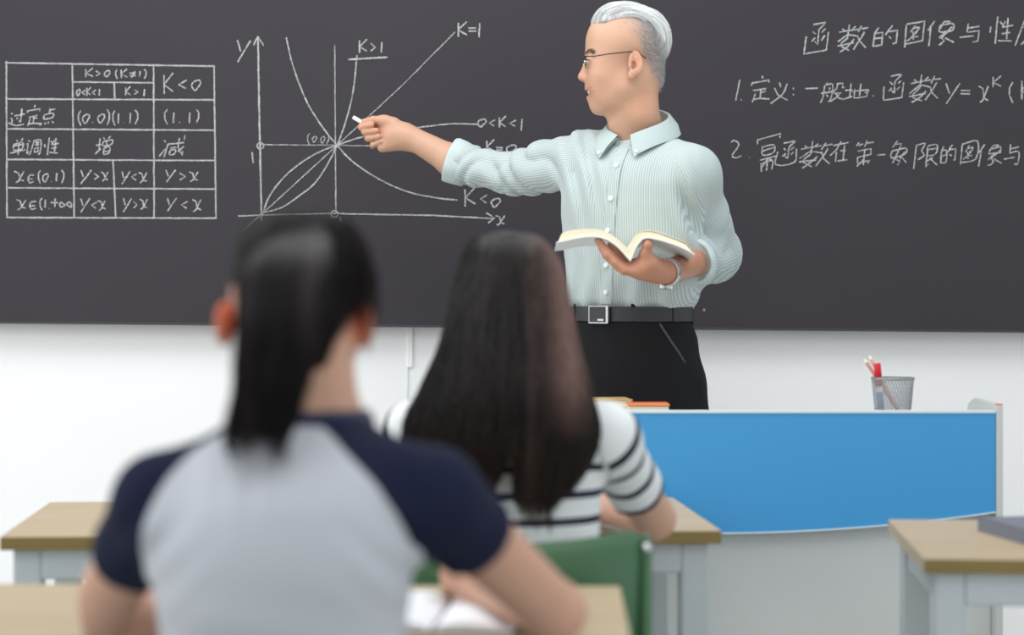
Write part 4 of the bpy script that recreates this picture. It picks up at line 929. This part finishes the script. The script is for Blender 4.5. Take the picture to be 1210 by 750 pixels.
# cropped sides: short bristles
cand = V1[(rng.integers(0, len(V1), 60000))]; zx = 380 + (cand[:, 0] - HO[0]) / k_; zy = 330 - (cand[:, 2] - HO[2]) / k_
lowb = np.interp(zx, [250, 330, 400, 440, 470, 520, 560], [140, 165, 215, 300, 380, 440, 470]); dn = np.interp(zx, [270, 400, 450, 480, 560], [.04, .22, .8, 1, 1])
notear = ~((np.abs(cand[:, 1] - HO[1]) > .070) & (zx < 440) & (zy > 270)); keep = (zy < lowb + rng.normal(size=len(zy)) * 14) & (zx > 270) & (rng.uniform(size=len(zx)) < dn * .6) & notear; cand = cand[keep]
rel = cand - cc_; nrm = rel / np.linalg.norm(rel, axis=1, keepdims=True); dr_ = nrm * .45 + np.array([.7, 0, -.55]) + rng.normal(size=cand.shape) * .25; dr_ /= np.linalg.norm(dr_, axis=1, keepdims=True); ln = rng.uniform(.004, .009, len(cand))[:, None]
S2 = np.stack([cand + dr_ * ln * t for t in (0, .5, 1)], 1); V5, Q5, v5 = tubes(S2, np.array([.0003, .00024, .0001])[None], np.clip(rng.normal(.30, .25, len(cand)), 0, 1))
hv = np.clip(.75 + .2 * np.sin((Vh[:, 1] - HO[1]) * 500 + 40 * Vh[:, 0]) - .4 * (Vh[:, 0] < H(250, 0)[0]), 0, 1)
VV, QQ = merge([(Vh, Qh), (Vs, Qs), (V5, Q5)]); np_mesh('hair', VV, QQ, M_hairg, tch, {'vary': np.concatenate([hv, vs, v5])})
# wrist watch
wc = lp(688, 392, 4.292) ; wax = unit(wL - eL)
wc = wL + wax * .004; u_ = unit(np.cross(wax, [0, 0, 1])); v_ = np.cross(wax, u_); m = MB(); rr = .0275
wroot = MB()
nl = 22
for i in range(nl):
    a = 2 * math.pi * i / nl
    for o, wd_ in ((-.0078, .0062), (0, .0085), (.0078, .0062)):
        c = wc + wax * o + (u_ * math.cos(a + (.14 if o == 0 else 0)) + v_ * math.sin(a + (.14 if o == 0 else 0))) * rr; rad = unit(c - wc - wax * o); tn = np.cross(wax, rad)
        wroot.box(tuple(c), (wd_, .0078, .0028), Matrix((tuple(wax), tuple(tn), tuple(rad))).transposed(), .0008)
wt = wroot.build('watch_bracelet', M_chrome, tch)
ca = 2.2; rad = unit(np.array([-.25, -.35, -.9]) - wax * np.dot(wax, [-.25, -.35, -.9])); c = wc + rad * (rr + .001)
mw = MB().tube([c - rad * .002, c + rad * .005, c + rad * .0065], [.0165, .0165, .0145], 24); wcase = mw.build('watch_case', M_chrome, tch, smooth=False)
MB().tube([c + rad * .0064, c + rad * .0068], .013, 24).build('watch_dial', M_dark, wcase)
# chalk in his fingers
a = Vector(hp(108, 178, -.004)); b = Vector(hp(200, 232, -.006)); ck = empty('chalk_stick', a, 'short white stick of chalk held between the pointing fingers', 'chalk')
d = (b - a).normalized(); MB().tube([a, a + d * .0012, b], [.0036, .0046, .0050], 16).build('stick', M_chalkstick, ck, smooth=True)
# open book on his left hand
bkc = lp(480, 300, 4.275); book = empty('open_book', bkc, 'thick open book with cream pages held by the man in the mint shirt', 'book')
def bp(zx, zy): q = lp(zx, zy, 4.195); return np.array([q[0], q[2]])
top = [(100, 196), (122, 160), (200, 142), (300, 140), (370, 158), (430, 200), (488, 248), (500, 214), (530, 174), (575, 156), (640, 162), (720, 190), (800, 222), (838, 262)]
bot = [(92, 208), (130, 196), (210, 178), (300, 172), (370, 190), (430, 232), (488, 296), (502, 300), (530, 232), (575, 182), (640, 186), (720, 208), (800, 240), (846, 272)]
Lb = .19; tl = -.075                                                 # book length away from the camera, tipping down towards him
def sheet(name, up, dn, mt, y0, y1, sm=False):
    U = resamp([[*bp(*q), 0] for q in up], 60); D_ = resamp([[*bp(*q), 0] for q in dn], 60); m = MB()
    for (y, ) in ((y0,), (y1,)):
        for i in range(60): m.v.append((U[i][0], 4.195 + y, U[i][1] + tl * y))
        for i in range(60): m.v.append((D_[i][0], 4.195 + y, D_[i][1] + tl * y))
    for i in range(59):
        m.f += [(i, i + 1, 61 + i, 60 + i), (120 + i + 1, 120 + i, 180 + i, 181 + i), (i + 1, i, 120 + i, 121 + i), (60 + i, 61 + i, 181 + i, 180 + i)]
    m.f += [(0, 60, 180, 120), (59, 179, 239, 119)]; return m.build(name, mt, book, smooth=sm)
bot = [(x, y + 6) for x, y in bot]
sheet('page_block', top, bot, M_page, 0, Lb)
# page edges: a few separate leaves lifting
leaf = [(x, y - 5) for x, y in top[8:]]
for k in range(3):
    up = [(x, y - 3 - 3 * k - 5 * (x - 530) / 320) for x, y in top[8:]]; sheet('loose_page', up, [(x, y + 1.2) for x, y in up], M_page, .004 * k, Lb)
cv = [(x, y + 1) for x, y in bot]; cv2 = [(x, y + 8) for x, y in bot]
cv[0] = (84, 212); cv2[0] = (84, 217); cv[-1] = (856, 280); cv2[-1] = (856, 286)
sheet('cover', cv, cv2, M_cover, -.004, Lb + .004)

# ---------------------------------------------------------------- seated girls
def px_rows(rows, Y, dep, f=1.0): return [(CZ - (py - HY) * Y / F, (cx - HX) * Y / F, Y + (r_[0] if r_ else 0), hw * Y / F * f, (r_[1] if len(r_) > 1 else dep)) for py, cx, hw, *r_ in rows]
def strands_on(loft, n, z0, z1, a0, a1, r_, vary, wav=.004, m=22, spread=0, ends=.02, lift=.001, zs=0):
    a = rng.uniform(a0, a1, n); t = np.linspace(0, 1, m); zt_ = z0 + rng.uniform(-zs, 0, n); ze = z1 + rng.normal(size=n) * ends; z = zt_[:, None] + (ze - zt_)[:, None] * (t[None] ** 1.0)
    ph = rng.uniform(0, 6.28, n)[:, None]; A_ = a[:, None] + .05 * np.sin(t[None] * 5 + ph) * spread; sc = 1 + rng.normal(size=n)[:, None] * .012
    P = np.empty((n, m, 3))
    cx, cy, aa, bb = [np.interp(z, loft.z, c) for c in loft.c]
    sc = sc + lift / np.maximum(aa, .01)
    P[:, :, 0] = cx + aa * sc * np.cos(A_); P[:, :, 1] = cy + bb * sc * np.sin(A_); P[:, :, 2] = z
    P += (wav * np.sin(t * 9 + ph))[:, :, None] * rng.normal(size=(n, 1, 3)) * t[None, :, None]
    return P, r_, vary
def seated_legs(root, hipc, kY, kz, spread, mt, prefix_shoe):
    prs = [('u', Ell(hipc, (.165, .12, .10)), 0)]
    for s_ in (1, -1):
        h0 = hipc + np.array([s_ * .085, .03, -.005]); kn = np.array([hipc[0] + s_ * spread, kY, kz]); an = np.array([hipc[0] + s_ * spread, kY - .02, .10])
        prs += [('u', Cap(h0, kn, .082, .060), .04), ('u', Cap(kn, an, .058, .045), .03)]
        f0 = an + np.array([0, -.03, -.06]); f1 = an + np.array([0, .14, -.065]); 
        V, Q = nets([('u', Cap(f0, f1, .042, .034), 0), ('u', Cap(f0, an, .04, .038), .02), ('i', Fn(lambda P: .002 - P[:, 2]), 0)], np.minimum(f0, f1) - .06, np.maximum(f0, f1) + [.06, .06, .12], .012); np_mesh('shoe', V, Q, M_wshoe, root)
    V, Q = nets(prs, hipc - [.30, .16, .5], np.array([hipc[0] + .30, kY + .10, hipc[2] + .14]), .013, lambda P: .002 * wob(P, 77, 40)); np_mesh('trousers', V, Q, mt, root)
    return prs
# ---- girl with the ponytail, nearest
Y1 = 2.18; X1 = lambda px, Y=Y1: (px - HX) * Y / F; Z1 = lambda py, Y=Y1: CZ - (py - HY) * Y / F
g1 = empty('person', (X1(335), Y1, 0), 'girl seated nearest the camera with a black ponytail and navy-sleeved grey T-shirt', 'person', 'seated pupils seen from behind')
sL1 = W(192, 592, Y1 + .0); sR1 = W(510, 586, Y1 + .0); eR1 = W(656, 722, 2.38); eL1 = W(112, 732, 2.37)
hcen = W(349, 350, 2.235)
rows1 = [(496, 350, 66, .05, .062), (508, 350, 88, .03, .075), (522, 351, 112, .02, .086), (545, 349, 132, .01, .098), (580, 342, 144, 0, .104), (620, 335, 155, 0, .106), (660, 334, 156, 0, .104), (700, 334, 151, .0, .100), (750, 335, 146, .0, .098), (820, 336, 144, .0, .098), (900, 337, 155, .0, .105), (1000, 337, 172, .01, .115), (1060, 337, 168, .01, .11)]
tor1 = Loft(px_rows(rows1, Y1, .1), 0, .02)
arm1 = []
slR = sR1 + (eR1 - sR1) * .34; slL = sL1 + (eL1 - sL1) * .45
cR1 = unit(eR1 - sR1); cL1 = unit(eL1 - sL1)
shirt1 = [('u', Cap(sR1, slR + cR1 * .05, .049, .050), 0), ('i', Fn(lambda P: (P - slR) @ cR1), .004), ]
shirt1b = [('u', Cap(sL1, slL + cL1 * .05, .048, .047), 0), ('i', Fn(lambda P: (P - slL) @ cL1), .004)]
armsR = Fn(lambda P: field(P, shirt1)); armsL = Fn(lambda P: field(P, shirt1b))
sh1 = [('u', tor1, 0), ('u', armsR, .03), ('u', armsL, .03), ('u', Cap(W(378, 536, Y1 + .02), sR1, .034, .043), .04), ('u', Cap(W(328, 536, Y1 + .02), sL1, .034, .043), .04)]
def disp1(P):
    x = P[:, 0]; z = P[:, 2]; d = .003 * wob(P, 81, (16, 16, 10)); e = np.exp(-((z - Z1(540)) / .06)**2) * np.exp(-((x - X1(300)) / .05)**2)
    d = d + .003 * e * np.sin((x - X1(300)) * 190); d = d + .0035 * np.sin((z * 60 + (x - X1(335)) * 22)) * np.clip((Z1(680) - z) / .05, 0, 1) * .6
    d = d + .003 * np.exp(-((x - X1(480)) / .05)**2 - ((z - Z1(640)) / .06)**2) * np.sin((x + z) * 120) + .003 * np.exp(-((x - X1(185)) / .05)**2 - ((z - Z1(640)) / .06)**2) * np.sin((-x + z) * 120)
    return d
V, Q = nets(sh1, (X1(95), 2.00, .50), (X1(640), 2.38, Z1(484)), .0065, disp1)
pyv = HY + (CZ - V[:, 2]) * F / Y1; pxv = HX + V[:, 0] * F / Y1
Lx = np.interp(pyv, [495, 508, 530, 560, 600, 640, 670, 800], [300, 268, 232, 205, 184, 174, 168, 168]); Rx = np.interp(pyv, [495, 508, 530, 560, 600, 640, 665, 800], [370, 392, 415, 445, 472, 490, 500, 500])
rag = np.maximum(pxv - Rx, Lx - pxv); dr1 = field(V, shirt1); dl1 = field(V, shirt1b); dtr = tor1.d(V)
rag = np.where(pyv > 640, np.where((dr1 < dtr) | (dl1 < dtr), 5, -5), rag)
np_mesh('t_shirt', V, Q, M_raglan, g1, {'raglan': soften(rag, Q, 3)})
# neck ribbing
m = MB(); nr = 44; C0 = np.array([X1(358), Y1 + .045, 0]); pf = [(0.0, .006), (.003, .014), (.010, .003), (.012, -.008), (.002, -.006)]
for i in range(nr):
    a = 2 * math.pi * i / nr; zc_ = Z1(500) - .022 * max(0, math.sin(a)) 
    for o, dz in pf: m.v.append((C0[0] + (.064 + o) * math.cos(a), C0[1] + (.060 + o) * math.sin(a), zc_ + dz))
for i in range(nr):
    for k in range(5): m.f.append((i * 5 + k, ((i + 1) % nr) * 5 + k, ((i + 1) % nr) * 5 + (k + 1) % 5, i * 5 + (k + 1) % 5))
m.build('neck_ribbing', M_navy, g1, smooth=True)
# body: head, neck, arms, hands
def girl_head(c, s=1.0):
    P = lambda x, y, z: np.array(c) + np.array([x, y, z]) * s
    h = [('u', Ell(P(0, .0, .003), (.071 * s, .086 * s, .080 * s)), 0), ('u', Ell(P(0, .03, -.035), (.056 * s, .052 * s, .070 * s)), .03), ('u', Ell(P(0, .060, -.092), (.018 * s, .016 * s, .014 * s)), .03)]
    for q in (1, -1):
        h += [('u', Cap(P(.050 * q, .02, -.06), P(.018 * q, .062, -.090), .014 * s, .012 * s), .02), ('s', Ell(P(.031 * q, .091, -.005), (.015 * s, .012 * s, .009 * s)), .01), ('u', Ell(P(.031 * q, .074, -.006), (.013 * s, .012 * s, .011 * s)), .003),
              ('u', Ell(P(.0775 * q, -.004, -.030), (.0080 * s, .0165 * s, .026 * s), [unit([1, .35 * q, 0]), unit([-.35 * q, 1, 0]), [0, 0, 1]]), .004), ('s', Ell(P(.088 * q, .002, -.026), (.005 * s, .010 * s, .018 * s)), .003)]
    h += [('u', Cap(P(0, .084, 0), P(0, .101, -.030), .006 * s, .009 * s), .012), ('u', Ell(P(0, .083, -.060), (.019 * s, .008 * s, .0055 * s)), .006), ('u', Ell(P(0, .081, -.071), (.016 * s, .008 * s, .006 * s)), .006)]
    return h
hd1 = girl_head(hcen); nkb = W(370, 512, Y1 + .045); nkt = W(364, 420, 2.215)
hd1 += [('u', Cap(nkt, W(368, 465, 2.215), .048, .0445), .025), ('u', Cap(W(368, 465, 2.215), nkb, .0445, .052), .02), ('u', Cap(nkb, W(420, 528, Y1 + .03), .035, .02), .04), ('u', Cap(nkb, W(300, 528, Y1 + .03), .035, .02), .04)]
Va, Qa = nets(hd1, hcen - [.15, .14, .20], hcen + [.15, .15, .125], .0036)
wR1 = W(566, 690, 2.62); fR1 = unit(W(527, 672, 2.74) - wR1); wL1 = W(290, 730, 2.46)
pa = [('u', Cap(sR1, eR1, .043, .034), 0), ('u', Cap(eR1, wR1, .036, .024), .012)] + hand_prims(wR1, W(520, 676, 2.72) - wR1, [-.55, .1, -.8], 1, (.9, .95, 1.0, 1.05), (.5, .35), .92, wr_r=.022)
pb = [('u', Cap(sL1, eL1, .042, .034), 0), ('u', Cap(eL1, wL1, .036, .024), .012)] + hand_prims(wL1, [1, .12, -.06], [0, 0, -1], 1, (.2, .25, .3, .35), (.6, .2), .92, wr_r=.022)
zc = .765
for q in (pa, pb): pass
Vb, Qb = nets(pa, np.array([X1(500), 2.10, .742]), np.array([X1(720, 2.4), 2.86, Z1(520)]), .0042)
Vc, Qc = nets(pb, np.array([X1(60), 2.10, .742]), np.array([-.02, 2.66, Z1(520)]), .0042)
bod = [('u', Loft([(a, b, c, max(d - .014, .02), max(e - .014, .02)) for a, b, c, d, e in px_rows(rows1, Y1, .1)], 0, .01), 0), ('u', Cap(W(362, 470, 2.2), nkb, .040, .046), .02), ('u', Cap(W(362, 525, Y1 + .02), sR1, .03, .042), .03), ('u', Cap(W(345, 525, Y1 + .02), sL1, .03, .042), .03), ('u', Cap(sR1, slR, .037, .034), .02), ('u', Cap(sL1, slL, .037, .034), .02)]
hp1 = np.array([X1(337), Y1 + .02, .545])
for s_ in (1, -1):
    h0 = hp1 + np.array([s_ * .08, .03, 0]); kn = np.array([hp1[0] + s_ * .12, 2.62, .535]); an = np.array([hp1[0] + s_ * .12, 2.60, .11]); bod += [('u', Cap(h0, kn, .066, .045), .03), ('u', Cap(kn, an, .045, .032), .02)]
Vd, Qd = nets(bod, (X1(100), 1.99, .09), (X1(640), 2.72, Z1(470)), .014)
V, Q = merge([(Va, Qa), (Vb, Qb), (Vc, Qc), (Vd, Qd)]); C = np.tile(L3((200, 156, 132)), (len(V), 1))
for q in (1, -1): C = blend(C, gauss(V, hcen + [.079 * q, 0, -.022], (.02, .03, .035)) * 1.2, L3((214, 104, 66)))
C = blend(C, .8 * gauss(V, hcen + [0, .09, -.066], (.02, .02, .008)), L3((190, 100, 96)))
np_mesh('body', V, Q, M_skin, g1, {'tint': C})
legs1 = seated_legs(g1, hp1, 2.62, .535, .12, M_denim, 'a')
# hair: cap over the skull, gathered into a ponytail
cap_rows = [(251, 345, 6, .05, .012), (254, 345, 34, .05, .036), (262, 346, 56, .052, .062), (280, 347, 74, .052, .086), (310, 348, 81, .05, .100), (345, 348, 79, .05, .104), (378, 346, 70, .045, .096), (405, 346, 60, .035, .082), (428, 350, 52, .03, .064), (446, 354, 44, .03, .050)]
capL = Loft(px_rows(cap_rows, 2.19, .1), 0, .01)
front = Fn(lambda P: (P[:, 1] - (hcen[1] + .035)) * .9 - np.maximum(0, P[:, 2] - hcen[2] - .045) * 1.2)
earcut = [('s', Ell(hcen + [.086 * q, .016, -.032], (.020, .031, .031)), .008) for q in (1, -1)]
cap1 = [('u', capL, 0), ('i', front, .006)] + earcut
def gr1(P):
    d = P - (hcen + [-.01, -.11, .0]); th = np.arctan2(d[:, 0], d[:, 2]); return .0016 * np.sin(th * 34 + 3 * wob(P, 91, 14)) + .0012 * wob(P, 93, 60)
Vx, Qx = nets(cap1, hcen - [.12, .14, .14], hcen + [.12, .13, .12], .0045, gr1)
tail_rows = [(262, 345, 16, .125, .010), (276, 343, 32, .11, .020), (296, 338, 44, .07, .040), (325, 334, 51, .035, .044), (360, 332, 53, .012, .044), (400, 329, 48, .004, .040), (440, 321, 42, .012, .036), (475, 313, 39, .020, .030), (500, 306, 37, .022, .022), (520, 300, 34, .020, .014)]
tailL = Loft(px_rows(tail_rows, 2.055, .04), 0, .012)
Vy, Qy = nets([('u', tailL, 0)], (X1(240, 2.05), 1.97, Z1(530, 2.05)), (X1(410, 2.05), 2.22, Z1(252, 2.05)), .0045, lambda P: .0018 * np.sin((P[:, 0] + P[:, 1] * .6) * 420 + wob(P, 95, 9) * 2))
zt0, zt1 = tailL.z[-1] - .002, tailL.z[0]
Ps, r_, v_ = strands_on(tailL, 1500, zt0 - .004, zt1 + .004, 0, 2 * math.pi, None, None, .003, ends=.014, spread=1.2, lift=.0012, zs=.01)
Vs1, Qs1, vs1 = tubes(Ps, np.linspace(.0007, .0003, 22)[None], np.clip(rng.normal(.25, .25, 1500), 0, 1))
# strands over the cap, combed to the tie
pk_ = Vx[rng.integers(0, len(Vx), 2600)]; tie = W(335, 325, 2.09); Sx = [pk_]; pos = pk_.copy()
for j in range(9):
    dv = tie - pos; dn = np.linalg.norm(dv, axis=1, keepdims=True); pos = pos + dv / dn * np.minimum(.010, dn * .2); d_ = field(pos, cap1); g_ = pos - hcen; g_ /= np.linalg.norm(g_, axis=1, keepdims=True); pos = pos - g_ * np.clip(d_ - .0012, -.02, .02)[:, None]; Sx.append(pos)
Sx = np.stack(Sx, 1) + rng.normal(size=(len(pk_), 1, 3)) * .0008
Vs2, Qs2, vs2 = tubes(Sx, np.linspace(.0006, .0003, 10)[None], np.clip(rng.normal(.3, .25, len(Sx)), 0, 1))
# wisps standing off on the right side
nW = 260; a = rng.uniform(-.15, .9, nW); base = hcen + np.stack([.078 * np.cos(a) * 1.0, rng.uniform(-.04, .05, nW), .02 + .092 * np.sin(a)], 1)
Wp = np.stack([base + np.array([.010 * math.sin(t * 3.1), -.012 * t, -.05 * t + .01 * math.sin(t * 3.1)]) * rng.uniform(.4, 1.6, (nW, 1)) for t in np.linspace(0, 1, 9)], 1)
Vs3, Qs3, vs3 = tubes(Wp, .00028, np.full(nW, .8))
V, Q = merge([(Vx, Qx), (Vy, Qy), (Vs1, Qs1), (Vs2, Qs2), (Vs3, Qs3)]); np_mesh('hair', V, Q, M_hair, g1, {'vary': np.clip(np.concatenate([np.full(len(Vx), .05), np.full(len(Vy), .05), vs1 * .5, vs2 * .6, vs3 * .6]) + .85 * np.exp(-((V[:, 0] - X1(372, 2.1)) / .007)**2) * np.exp(-((V[:, 2] - Z1(330, 2.1)) / .06)**2) + .3 * np.exp(-((V[:, 0] - X1(300, 2.1)) / .007)**2), 0, 1)})  # vertical highlight streaks on cap and tail are mixed into the hair colour
MB().tube([(tie[0] + .017 * math.cos(a), tie[1] - .006 + .006 * math.sin(a) , tie[2] + .017 * math.sin(a)) for a in np.linspace(0, 6.28, 20, endpoint=False)], .004, 8, True).build('hair_tie', M_dark, g1, smooth=True)
# pen in her hand
pn = empty('pen', W(538, 700, 2.70), 'dark pen held by the ponytailed girl over the white exercise book', 'pen')
a = Vector(W(548, 706, 2.665)); b = Vector(W(521, 648, 2.735)); a.z = .782; a = Vector((W(552, 0, 2.70)[0], 2.70, .779)); b = Vector((W(524, 0, 2.66)[0], 2.665, .865)); d = b - a
MB().tube([a, a + d * .12, a + d * .14, b], [.0006, .0035, .0042, .0042], 12).build('barrel', M_dark, pn, smooth=True)

# ---- girl with the long hair and striped shirt
Y2 = 3.10; X2 = lambda px, Y=Y2: (px - HX) * Y / F; Z2 = lambda py, Y=Y2: CZ - (py - HY) * Y / F
g2 = empty('person', (X2(606), Y2, 0), 'girl in a white and navy striped T-shirt with long loose dark hair', 'person', 'seated pupils seen from behind')
del g2['group']; del g1['group']
sL2 = W(492, 514, Y2); sR2 = W(716, 518, Y2); eR2 = W(772, 612, 3.31); eL2 = W(415, 610, 3.31)
h2 = W(603, 342, Y2 + .05)
rows2 = [(462, 604, 50, .04, .060), (474, 604, 74, .02, .078), (490, 605, 94, .01, .09), (520, 606, 102, 0, .098), (560, 608, 103, 0, .100), (600, 610, 100, 0, .098), (640, 610, 97, 0, .096), (700, 610, 98, 0, .10), (770, 610, 116, .01, .115), (800, 610, 114, .01, .11)]
tor2 = Loft(px_rows(rows2, Y2, .1), 0, .02)
slR2 = sR2 + (eR2 - sR2) * .66; slL2 = sL2 + (eL2 - sL2) * .66; c2R = unit(eR2 - sR2); c2L = unit(eL2 - sL2)
sa = [('u', Cap(sR2, slR2 + c2R * .05, .048, .047), 0), ('i', Fn(lambda P: (P - slR2) @ c2R), .004)]; sb = [('u', Cap(sL2, slL2 + c2L * .05, .048, .047), 0), ('i', Fn(lambda P: (P - slL2) @ c2L), .004)]
FA = Fn(lambda P: field(P, sa)); FB = Fn(lambda P: field(P, sb))
sh2 = [('u', tor2, 0), ('u', FA, .022), ('u', FB, .022), ('u', Cap(W(622, 497, Y2 + .02), sR2, .032, .044), .04), ('u', Cap(W(586, 497, Y2 + .02), sL2, .032, .044), .04)]
V, Q = nets(sh2, (X2(400), 2.93, .48), (X2(800), 3.34, Z2(452)), .0075, lambda P: .0035 * wob(P, 101, (20, 20, 14)) + .0018 * wob(P, 103, 50))
da = field(V, sa); db = field(V, sb); dt_ = tor2.d(V)
st = (Z2(605) - V[:, 2]) + .09 * .0395 * 0; ta = (V - sR2) @ c2R * .68 + .012; tb = (V - sL2) @ c2L * .68 + .012
st = np.where((da < dt_ - .004), ta, np.where(db < dt_ - .004, tb, st)); st = st + .0395 * 40
np_mesh('t_shirt', V, Q, M_band, g2, {'stripe': st})
hd2 = girl_head(h2 + [0, .01, 0]); nk2 = W(604, 478, Y2 + .035)
hd2 += [('u', Cap(h2 + [0, -.005, -.06], nk2, .045, .048), .02)]
Va, Qa = nets(hd2, h2 - [.12, .12, .20], h2 + [.12, .14, .12], .0055)
wR2 = W(716, 604, 3.50); wR2[2] = .785; wL2 = W(520, 604, 3.50); wL2[2] = .785
pa = [('u', Cap(sR2, eR2, .042, .034), 0), ('u', Cap(eR2, wR2, .036, .024), .012)] + hand_prims(wR2, [-.8, .55, -.06], [0, 0, -1], -1, (.3, .35, .4, .45), (.5, .3), .92, wr_r=.022)
pb = [('u', Cap(sL2, eL2, .042, .034), 0), ('u', Cap(eL2, wL2, .036, .024), .012)] + hand_prims(wL2, [.8, .55, -.06], [0, 0, -1], 1, (.3, .35, .4, .45), (.5, .3), .92, wr_r=.022)
Vb, Qb = nets(pa, np.array([X2(600), 3.03, .745]), np.array([X2(840), 3.72, Z2(480)]), .0048)
Vc, Qc = nets(pb, np.array([X2(360), 3.03, .745]), np.array([X2(640), 3.72, Z2(480)]), .0048)
hp2 = np.array([X2(608), Y2 + .02, .545])
bod = [('u', Loft([(a, b, c, max(d - .014, .02), max(e - .014, .02)) for a, b, c, d, e in px_rows(rows2, Y2, .1)], 0, .01), 0), ('u', Cap(h2 + [0, 0, -.08], nk2, .040, .044), .02)]
for q, sl in ((sR2, slR2), (sL2, slL2)): bod += [('u', Cap(nk2 - [0, 0, .02], q, .03, .042), .03), ('u', Cap(q, sl, .042, .038), .02)]
for s_ in (1, -1):
    h0 = hp2 + np.array([s_ * .08, .03, 0]); kn = np.array([hp2[0] + s_ * .12, 3.54, .535]); an = np.array([hp2[0] + s_ * .12, 3.52, .11]); bod += [('u', Cap(h0, kn, .066, .045), .03), ('u', Cap(kn, an, .045, .032), .02)]
Vd, Qd = nets(bod, (X2(400), 2.93, .09), (X2(820), 3.64, Z2(440)), .014)
V, Q = merge([(Va, Qa), (Vb, Qb), (Vc, Qc), (Vd, Qd)]); C = np.tile(L3((206, 164, 140)), (len(V), 1))
C = blend(C, .8 * gauss(V, h2 + [0, .10, -.066], (.02, .02, .008)), L3((190, 100, 96)))
np_mesh('body', V, Q, M_skin, g2, {'tint': C})
seated_legs(g2, hp2, 3.54, .535, .12, M_denim, 'b')
# long hair: rings widening from the crown to the shoulder blades
hr = [(272, 600, 6, .05, .012), (275, 600, 26, .05, .036), (284, 600, 42, .05, .066), (300, 601, 54, .048, .088), (330, 602, 64, .045, .103), (370, 602, 71, .035, .108), (410, 601, 80, .015, .106), (440, 599, 88, -.01, .098), (470, 596, 98, -.03, .086), (495, 593, 108, -.035, .078), (520, 592, 108, -.036, .072), (550, 596, 92, -.034, .060), (575, 600, 70, -.036, .040), (592, 606, 46, -.036, .022)]
hL = Loft(px_rows(hr, 3.055, .1), 0, .012)
fc = Fn(lambda P: (P[:, 1] - (h2[1] + .055)) * .9 - np.maximum(0, P[:, 2] - h2[2] - .05) * 1.0)
notch = Fn(lambda P: np.maximum(np.abs(P[:, 0] - X2(597, 3.0) - (P[:, 2] - Z2(575, 3.0)) * .22) - .013 * np.clip((Z2(525, 3.0) - P[:, 2]) / .06, 0, 1) , P[:, 2] - Z2(522, 3.0)))
hm = [('u', hL, 0), ('i', fc, .006), ('s', notch, .004)]
Vx, Qx = nets(hm, (X2(470), 2.90, Z2(600)), (X2(730), 3.24, Z2(262)), .006, lambda P: .0022 * np.sin(P[:, 0] * 330 + P[:, 1] * 120 + 2.2 * wob(P, 111, 8)) + .003 * wob(P, 113, (30, 20, 8)))
def vary2(P): return np.clip(1.0 * np.exp(-((P[:, 0] - (X2(668, 3.0) + (Z2(330, 3.0) - P[:, 2]) * .05)) / .028)**2) * np.clip((P[:, 2] - Z2(520, 3)) / .08, 0, 1) + .16 * np.exp(-((P[:, 0] - X2(628, 3)) / .010)**2) + .12 * np.clip((Z2(520, 3) - P[:, 2]) / .08, 0, 1), 0, 1)  # brown highlight down the right side and a thin streak, painted into the colour
n2 = 5200; Ps, _, _ = strands_on(hL, n2, hL.z[-1] - .004, Z2(572, 3.0), math.pi * .92, 2.08 * math.pi, None, None, .004, m=26, ends=.026, spread=1.5, lift=.002, zs=.05)
ok = field(Ps.reshape(-1, 3), [('u', notch, 0)]).reshape(n2, 26).min(1) > -.004; Ps = Ps[ok]
Vs1, Qs1, _ = tubes(Ps, np.linspace(.0009, .0004, 26)[None], np.zeros(len(Ps)))
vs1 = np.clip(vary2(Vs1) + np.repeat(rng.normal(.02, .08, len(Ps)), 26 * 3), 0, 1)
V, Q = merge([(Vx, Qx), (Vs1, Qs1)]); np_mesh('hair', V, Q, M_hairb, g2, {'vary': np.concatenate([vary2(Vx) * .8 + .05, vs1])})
print('script seconds', time.time() - T00)
